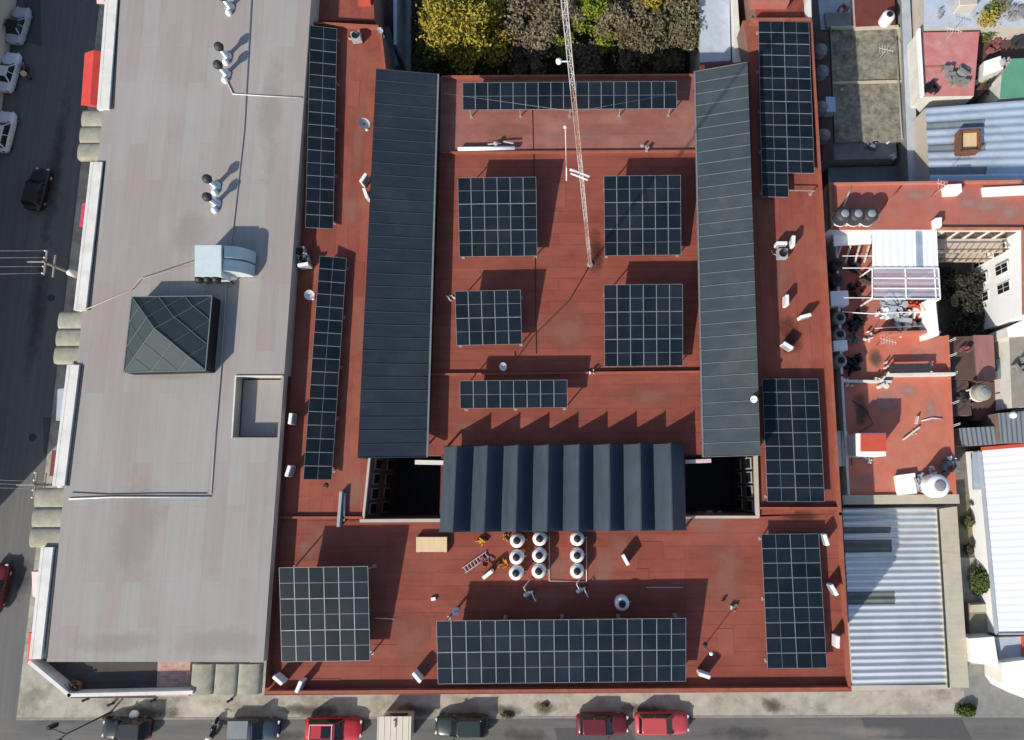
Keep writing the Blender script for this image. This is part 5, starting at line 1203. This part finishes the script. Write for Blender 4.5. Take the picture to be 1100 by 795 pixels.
tree(690, 44, 'olive-brown tree close to the courtyard roof in the middle of the garden', 'leaf_olive', 3.1, 6.6, 12000, 'dry_tree', cl=44, leaf=.16)
tree(729, 32, 'olive-brown tree next to the blue-white shed', 'leaf_olive', 3.1, 7.0, 12000, 'dry_tree', cl=44, leaf=.16)
tree(715, 66, 'low olive shrub tree in the courtyard corner beside the blue-white shed', 'leaf_olive', 2.1, 4.0, 4600, 'dry_tree', cl=22, leaf=.15)
tree(590, -25, 'green tree north of the mast, cut by the top edge', 'leaf_green', 2.6, 7.5, 4200, leaf=.17)
tree(735, -18, 'dry tree in the northeast corner of the garden', 'leaf_dry', 2.4, 7.0, 4200, 'dry_tree', leaf=.16)
m = MB(); A0, B0 = W(440, -20, .1), W(752, 82, .1)
for k in range(16000):
    p = Vector((random.uniform(A0.x, B0.x), random.uniform(B0.y, A0.y), .05+random.random()**2*.9)); u = Vector((random.gauss(0, 1), random.gauss(0, 1), random.gauss(0, .5))).normalized()*random.uniform(.12, .26); v = u.orthogonal().normalized()*.08
    m.face([p-u, p+v, p+u, p-v])
m.build('undergrowth', 'leaf_brush')['kind'] = 'stuff'
t = tree(1030, 308, 'dark loose tree filling the west side of the shaded courtyard', 'leaf_dark', 2.6, 2.6, 5000, cl=34, leaf=.16); t['group'] = 'trees in the courtyard'
t = tree(1042, 342, 'dark low tree in the south part of the shaded courtyard', 'leaf_dark', 2.4, 2.2, 4500, cl=30, leaf=.16); t['group'] = 'trees in the courtyard'
for (x, y, n) in ((55, 320, 'below the utility pole with crossarms'), (35, 470, 'near the pole with the thick cable bundle')):
    c = W(x, y, .02); tag(MB().lathe((c.x, c.y, .005), [(.36, 0), (.36, .012), (.3, .014), (0, .016)], 20).build('manhole_cover', 'dark_steel'), 'round dark manhole cover in the side street %s' % n, 'manhole cover', 'manhole covers')

# ------------------------------------------------------------------ vehicles
def car(px, py, head, paint_, label, L=4.4, Wc=1.76, H_=1.46, kind='hatch', glassroof=False, rails=False, bed=False, zref=.7):
    """head: heading in degrees anticlockwise from east"""
    p = W(px, py, zref); o = local('car' if not bed else 'pickup_truck', label, 'car' if not bed else 'pickup truck', (p.x, p.y, .012), R(head), 'cars in the streets')
    hw = Wc/2; hl = L/2
    # body: stations along x with half width, floor height, shoulder height
    st = [(-hl, hw*.72, .42, .62), (-hl+.08, hw*.88, .32, .82), (-hl+.35, hw*.97, .24, .92), (-hl*.45, hw, .2, .95), (0, hw, .2, .94), (hl*.42, hw*.99, .2, .92), (hl-.55, hw*.95, .22, .84), (hl-.2, hw*.86, .28, .74), (hl-.04, hw*.70, .38, .6), (hl, hw*.6, .42, .52)]
    if kind == 'sedan': st[0] = (-hl, hw*.74, .42, .66)
    m = MB(); rings = []
    for x, w_, zf, zs in st:
        rings.append([(x, -w_*.9, zf), (x, -w_, zf+.12), (x, -w_, zs-.16), (x, -w_*.93, zs-.03), (x, -w_*.6, zs+.02), (x, 0, zs+.045), (x, w_*.6, zs+.02), (x, w_*.93, zs-.03), (x, w_, zs-.16), (x, w_, zf+.12), (x, w_*.9, zf)])
    for A, B in zip(rings, rings[1:]):
        n = len(A)
        for k in range(n): m.face([A[k], A[(k+1) % n], B[(k+1) % n], B[k]], '', True)
    m.face(rings[0][::-1]); m.face(rings[-1])
    body = m.build('body', paint_, o)
    # cabin
    fr, rr_ = (hl*.40, -hl*.86) if kind in ('hatch', 'suv') else (hl*.36, -hl*.62)
    if bed: fr, rr_ = hl*.42, -hl*.12
    fr_t, rr_t = fr-.62, rr_+(.28 if kind in ('hatch', 'suv') or bed else .55)
    zb0, zt0 = .90, H_
    def ring(x0, x1, w_, z): return [(x0, -w_*.86, z), (x0+.12, -w_, z), (x1-.15, -w_, z), (x1, -w_*.82, z), (x1, w_*.82, z), (x1-.15, w_, z), (x0+.12, w_, z), (x0, w_*.86, z)]
    A, B = ring(rr_, fr, hw*.93, zb0), ring(rr_t, fr_t, hw*.72, zt0-.04)
    m = MB()
    for k in range(8): m.face([A[k], A[(k+1) % 8], B[(k+1) % 8], B[k]])
    m.face(B); m.build('windows', 'car_glass', o)
    C, D = ring(rr_t-.05, fr_t+.06, hw*.745, zt0-.05), ring(rr_t+.06, fr_t-.06, hw*.68, zt0)
    m = MB()
    for k in range(8): m.face([C[k], C[(k+1) % 8], D[(k+1) % 8], D[k]], '', True)
    m.face(D); m.face(C[::-1]); m.build('roof', 'car_glass' if glassroof else paint_, o)
    for sx in (-1, 1):                                             # pillars
        for pa, pb, pw in (((fr-.03, sx*hw*.84, zb0+.02), (fr_t, sx*hw*.68, zt0-.03), .07), ((rr_+.05, sx*hw*.86, zb0+.02), (rr_t, sx*hw*.68, zt0-.03), .10), (((fr+rr_)/2, sx*hw*.925, zb0), ((fr_t+rr_t)/2, sx*hw*.735, zt0-.04), .06)):
            m = MB(); m.bar(pa, pb, pw); m.build('pillar', paint_, o)
        m = MB(); m.bar((fr+.02, -hw*.8, .93), (fr+.02, hw*.8, .93), .10, .03); m.build('wiper_cowl', 'black_plastic', o) if sx > 0 else None
        m = MB(); m.bar((fr-.10, sx*hw*.15, .955), (fr-.30, sx*hw*.62, 1.06), .03, .02); m.build('wiper', 'black_plastic', o)
        m = MB(); m.obox((.05, sx*(hw+.004)), 0, .02, .012, .3, .88); m.obox((-hl*.42, sx*(hw+.004)), 0, .02, .012, .3, .88); m.obox((hl*.40, sx*(hw+.002)), 0, .02, .012, .3, .85)
        for xx in (.05, -hl*.42, hl*.40): m = MB(); m.obox((xx, sx*(hw+.002)), 0, .02, .012, .3, .85); m.build('door_gap', 'black_plastic', o)
        m = MB(); m.obox((fr-.35, sx*(hw+.10)), sx*.2, .12, .2, .92, 1.06); m.build('mirror', paint_, o, .02)
        m = MB(); m.obox((hl-.12, sx*hw*.58), -sx*.5, .22, .3, .56, .70); m.build('headlight', 'lamp_glass', o, .03)
        m = MB(); m.obox((-hl+.06, sx*hw*.66), sx*.3, .12, .3, .60, .80); m.build('tail_light', 'lamp_red', o, .02)
        for x in (-hl*.6, hl*.62):
            m = MB(); m.lathe((x, sx*(hw-.14), .31), [(0, -.1), (.26, -.1), (.31, -.07), (.31, .07), (.26, .1), (0, .1)], 18, '', 'Y'); wo = m.build('wheel', 'tyre', o)
            m = MB(); m.lathe((x, sx*(hw-.03), .31), [(0, -.02), (.2, -.02), (.2, .012), (0, .02)], 12, '', 'Y'); m.build('rim', 'rim', wo)
        if rails: m = MB(); m.bar((rr_t+.1, sx*hw*.66, zt0+.05), (fr_t-.1, sx*hw*.66, zt0+.05), .05); m.build('roof_rail', 'white_paint', o)
    if rails:
        m = MB(); m.box(.0+fr_t-1.15, fr_t-.3, -hw*.5, hw*.5, zt0+.003, zt0+.02); m.build('sunroof', 'car_glass', o)
        m = MB(); m.bar((rr_t+.1, -hw*.6, zt0+.05), (rr_t+.1, hw*.6, zt0+.05), .05); m.bar((fr_t-.2, -hw*.6, zt0+.05), (fr_t-.2, hw*.6, zt0+.05), .05); m.build('rack_bar', 'white_paint', o)
    if bed:
        m = MB(); m.box(-hl+.15, rr_-.1, -hw*.82, hw*.82, .955, 1.0); m.build('bed_cover', 'paint_navy' if paint_ != 'paint_navy' else 'slate_sheet', o)
    m = MB(); m.box(-hl+.3, hl-.3, -hw*.8, hw*.8, .16, .3); m.build('underbody', 'black_plastic', o)
    return o
car(19, 27, 82, 'paint_silver', 'silver car with a dark glass roof at the far northwest kerb', 4.2, 1.75, 1.45, 'sedan', True)
car(8, 77, 82, 'paint_white', 'white car parked below the silver car at the west kerb', 4.4, 1.78, 1.46, 'sedan')
car(3, 141, 84, 'paint_white', 'white car cut by the left edge of the photo', 4.4, 1.8, 1.46, 'hatch')
car(40, 203, 83, 'paint_black', 'black car driving in the shaded side street', 4.4, 1.8, 1.5, 'hatch')
car(-5, 632, 84, 'paint_maroon', 'dark maroon car cut by the left edge near the street corner', 4.4, 1.8, 1.46, 'sedan')
car(136, 783, 180, 'paint_black', 'black car at the kerb below the sunken corner terrace', 4.3, 1.8, 1.55, 'hatch')
car(272, 783, 0, 'paint_navy', 'dark blue pickup parked in front of the grey building', 4.6, 1.8, 1.6, 'suv', bed=True)
car(358, 783, 0, 'paint_red', 'bright red car with white roof rails and sunroof at the kerb', 5.0, 1.9, 1.6, 'suv', rails=True)
car(496, 780, 180, 'paint_green', 'very dark green car parked right of the cream kiosk', 4.7, 1.85, 1.5, 'hatch')
car(647, 778, 0, 'paint_maroon', 'maroon car parked behind the coral red car', 4.6, 1.8, 1.46, 'hatch')
car(711, 777, 0, 'paint_coral', 'coral red car parked in front of the maroon car', 4.8, 1.85, 1.46, 'hatch')
# kiosk
p = W(423, 786, 2.3); k_ = local('street_kiosk', 'small street kiosk with a square cream roof at the kerb', 'kiosk', (p.x, p.y, .012))
MB().box(-1.25, 1.25, -1.05, 1.05, .1, 2.1).build('cabin', 'paint_cream', k_, .03)
m = MB(); m.prism([(-1.45, -1.2), (1.45, -1.2), (1.45, 1.2), (-1.45, 1.2)], 2.12, 2.22)
for k in range(6): m.box(-1.42+k*.52, -1.36+k*.52, -1.18, 1.18, 2.222, 2.25)
m.box(-.1, .1, .3, .9, 2.26, 2.4); m.build('roof', 'paint_cream', k_)
MB().box(-.9, .9, 1.06, 1.1, 1.0, 1.8).build('hatch', 'window_glass', k_)
# motorcycles
def moto(px, py, head, label, body='paint_black', box=None):
    p = W(px, py, .8); o = local('motorcycle', label, 'motorcycle', (p.x, p.y, .012), R(head), 'motorcycles in the streets')
    for x in (-.62, .62): m = MB(); m.lathe((x, 0, .3), [(.2, -.05), (.3, -.04), (.3, .04), (.2, .05), (.2, -.05)], 18, '', 'Y'); wo = m.build('wheel', 'tyre', o); m = MB(); m.lathe((x, 0, .3), [(0, -.02), (.2, -.02), (.2, .02), (0, .02)], 14, '', 'Y'); m.build('rim', 'rim', wo)
    m = MB(); m.tube([(-.62, 0, .3), (-.2, 0, .45), (.25, 0, .6), (.5, 0, .85), (.62, 0, .3)], .06, 8); m.obox((.0, 0), 0, .45, .3, .3, .6); m.build('frame', 'dark_steel', o)
    m = MB(); m.lathe((-.1, 0, .8), [(0, 0), (.13, .03), (.17, .25), (.12, .45), (0, .5)], 14, '', 'X'); m.build('fuel_tank', body, o)
    m = MB(); m.obox((-.4, 0), 0, .7, .28, .72, .86); m.build('seat', 'black_plastic', o, .05)
    m = MB(); m.tube([(.36, -.36, .98), (.46, -.15, 1.02), (.46, .15, 1.02), (.36, .36, .98)], .025, 6); m.build('handlebar', 'dark_steel', o)
    m = MB(); m.lathe((.5, 0, .85), [(0, 0), (.1, .02), (.1, .12), (0, .16)], 12, '', 'X'); m.build('headlight', 'lamp_glass', o)
    if box: m = MB(); m.box(-.95, -.55, -.22, .22, .9, 1.3); m.build('carrier_box', box, o, .04)
    return o
moto(26, 74, 110, 'dark motorcycle with a brown carrier box beside the white car', 'paint_maroon', 'plywood')
moto(228, 784, 80, 'dark motorcycle with a white carrier box parked nose to the kerb', 'paint_black', 'white_plastic')

# awnings over the west pavement
def awning(px, z, label, mat, name='awning'):
    q = WP(px, z); o = thing(name, label, 'awning', (*((q[0]+q[2])/2).xy, .13)); m = MB(); mid0, mid1 = (q[0]+q[1])/2+Vector((0, 0, .5)), (q[3]+q[2])/2+Vector((0, 0, .5))
    m.face([q[0], q[3], mid1, mid0]); m.face([mid0, mid1, q[2], q[1]]); m.face([q[0], mid0, q[1]]); m.face([q[3], q[2], mid1]); 
    m.build('canvas', mat, o)
    m = MB()
    for p in q: m.bar((p.x, p.y, .13), p, .06)
    m.build('posts', 'dark_steel', o)
awning([(91, 57), (118, 57), (114, 117), (87, 113)], 3.2, 'red canvas awning over the pavement beside the first vaulted canopy', 'red_canvas')
awning([(88, 219), (108, 219), (106, 245), (85, 244)], 3.0, 'small crimson awning under the white facade edge', 'crimson_canvas')
awning([(103, -14), (128, -14), (126, 6), (104, 4)], 3.2, 'pale pink awning at the top of the side street', 'pink_canvas')
awning([(34, 614), (60, 614), (57, 642), (35, 641)], 3.0, 'pale pink awning beside the southern facade edge', 'pink_canvas')
awning([(31, 680), (56, 680), (52, 712), (29, 712)], 2.6, 'red awning below the facade at the street corner', 'red_canvas')
awning([(62, 418), (84, 418), (82, 452), (60, 452)], 3.0, 'pale blue awning under the middle facade edge', 'galva_blue')
awning([(56, 484), (74, 484), (70, 512), (53, 511)], 3.0, 'dark maroon awning under the middle facade edge', 'maroon')

# utility poles and wires
def upole(ptop, ztop, label, wires, grp='utility poles on the west pavement'):
    tp = W(*ptop, ztop); o = thing('utility_pole', label, 'utility pole', (tp.x, tp.y, .13), grp)
    MB().tube([(tp.x, tp.y, .13), (tp.x, tp.y, ztop)], .15, 10, r2=.1).build('pole', 'wood_pole', o)
    m = MB()
    for dz, L_ in ((-.3, 2.2), (-1.3, 2.0)): m.bar((tp.x, tp.y-L_/2, ztop+dz), (tp.x, tp.y+L_/2, ztop+dz), .12)
    m.bar((tp.x-1.4, tp.y, ztop-.1), (tp.x+.1, tp.y, ztop-.1), .10); m.build('crossarm', 'wood_pole', o)
    m = MB()
    for dy in (-1, -.4, .4, 1): m.lathe((tp.x, tp.y+dy, ztop-.25), [(0, 0), (.07, 0), (.05, .12), (.08, .18), (0, .22)], 8)
    m.build('insulators', 'white_enamel', o)
    m = MB(); c = Vector((tp.x+.35, tp.y-.1, ztop-3.6)); m.lathe(c, [(0, 0), (.3, 0), (.3, .9), (.1, 1.0), (0, 1.0)], 14); m.build('transformer', 'white_paint', o)
    for (y0, y1, z1) in wires:
        m = MB(); a = Vector((tp.x, tp.y+y0, ztop-.1)); b = Vector((tp.x-32, tp.y+y1, z1)); pts = [a.lerp(b, k/10)-Vector((0, 0, 1.2*math.sin(math.pi*k/10))) for k in range(11)]; m.tube(pts, .013, 5); m.build('wire', 'grey_cable', o)
upole((46, 281), 9.0, 'utility pole with crossarms and wires beside the white facade edge', [(-1, -.4, 9), (-.4, .6, 9), (.4, 1.4, 9), (1, 2.2, 9)])
upole((35, 521), 8.6, 'utility pole with a thick cable bundle beside the third vaulted canopy', [(-.3, .4, 8.6), (0, 1.0, 8.6), (.3, 1.4, 8.6)])
# traffic light at the corner
b_ = W(119, 765, .13); o = thing('traffic_light', 'dark traffic light pole with two signal heads at the street corner', 'traffic light', b_)
MB().tube([b_, b_+Vector((0, 0, 5.6))], .09, 8, r2=.06).build('pole', 'dark_steel', o)
m = MB(); m.tube([b_+Vector((0, 0, 5.5)), b_+Vector((-1.2, .6, 5.9))], .05, 6); m.tube([b_+Vector((0, 0, 5.4)), b_+Vector((-.8, -.7, 5.7))], .05, 6); m.build('arm', 'dark_steel', o)
for d_ in ((-1.2, .6), (-.8, -.7)):
    p = b_+Vector((*d_, 5.0)); m = MB(); m.box(p.x-.18, p.x+.18, p.y-.16, p.y+.16, p.z, p.z+1.0); h = m.build('signal_head', 'black_plastic', o, .03)
    for k, mt in enumerate(('leaf_green', 'yellow_tarp', 'lamp_red')): MB().lathe((p.x-.19, p.y, p.z+.2+.3*k), [(0, -.02), (.1, -.02), (.1, .02), (0, .02)], 10, mt, 'X').build('lens', mt, h)
for (x, y, n) in ((91, 752, 'below the corner parapet'), (163, 753, 'below the brick landing'), (246, 753, 'below the vaulted canopy'), (118, 757, 'beside the traffic light')):
    c = W(x, y, .6); tag(MB().lathe((c.x, c.y, .13), [(.14, 0), (.14, .05), (.1, .08), (.1, .6), (.13, .64), (.13, .74), (0, .8)], 12).build('bollard', 'dark_steel'), 'short dark bollard on the pavement %s' % n, 'bollard', 'bollards along the building front')
heap_ = MB(); c = W(144, 768, .3); heap_.lathe((c.x, c.y, .14), [(0, 0), (.38, .02), (.42, .2), (.3, .42), (.1, .5), (0, .5)], 14)
tag(heap_.build('white_sack', 'bright_white'), 'white sack on the pavement above the black car', 'sack')
# weeds along the wall and on the pavement
for (x, y, s_, n) in ((118, 771, .7, 'beside the traffic light'), (545, 769, .6, 'above the dark green car'), (585, 758, .3, 'on the stained pavement left of the maroon car'), (735, 769, .6, 'above the coral red car')):
    bush(x, y, .13, 'low patch of weeds at the kerb %s' % n, 'leaf_olive', s_, s_*.25, .2, 220)
# building across the side street that keeps the street in shade
xs1 = W(-22, 300, 0).x
ob = thing('street_block', 'tall building across the side street, outside the left edge', 'building', (xs1-10, 40, 0))
yb_ = W(-22, 612, 0).y
MB().box(xs1-18, xs1, yb_, yb_+120, .13, 11.5).build('wall', 'cream_wall', ob)
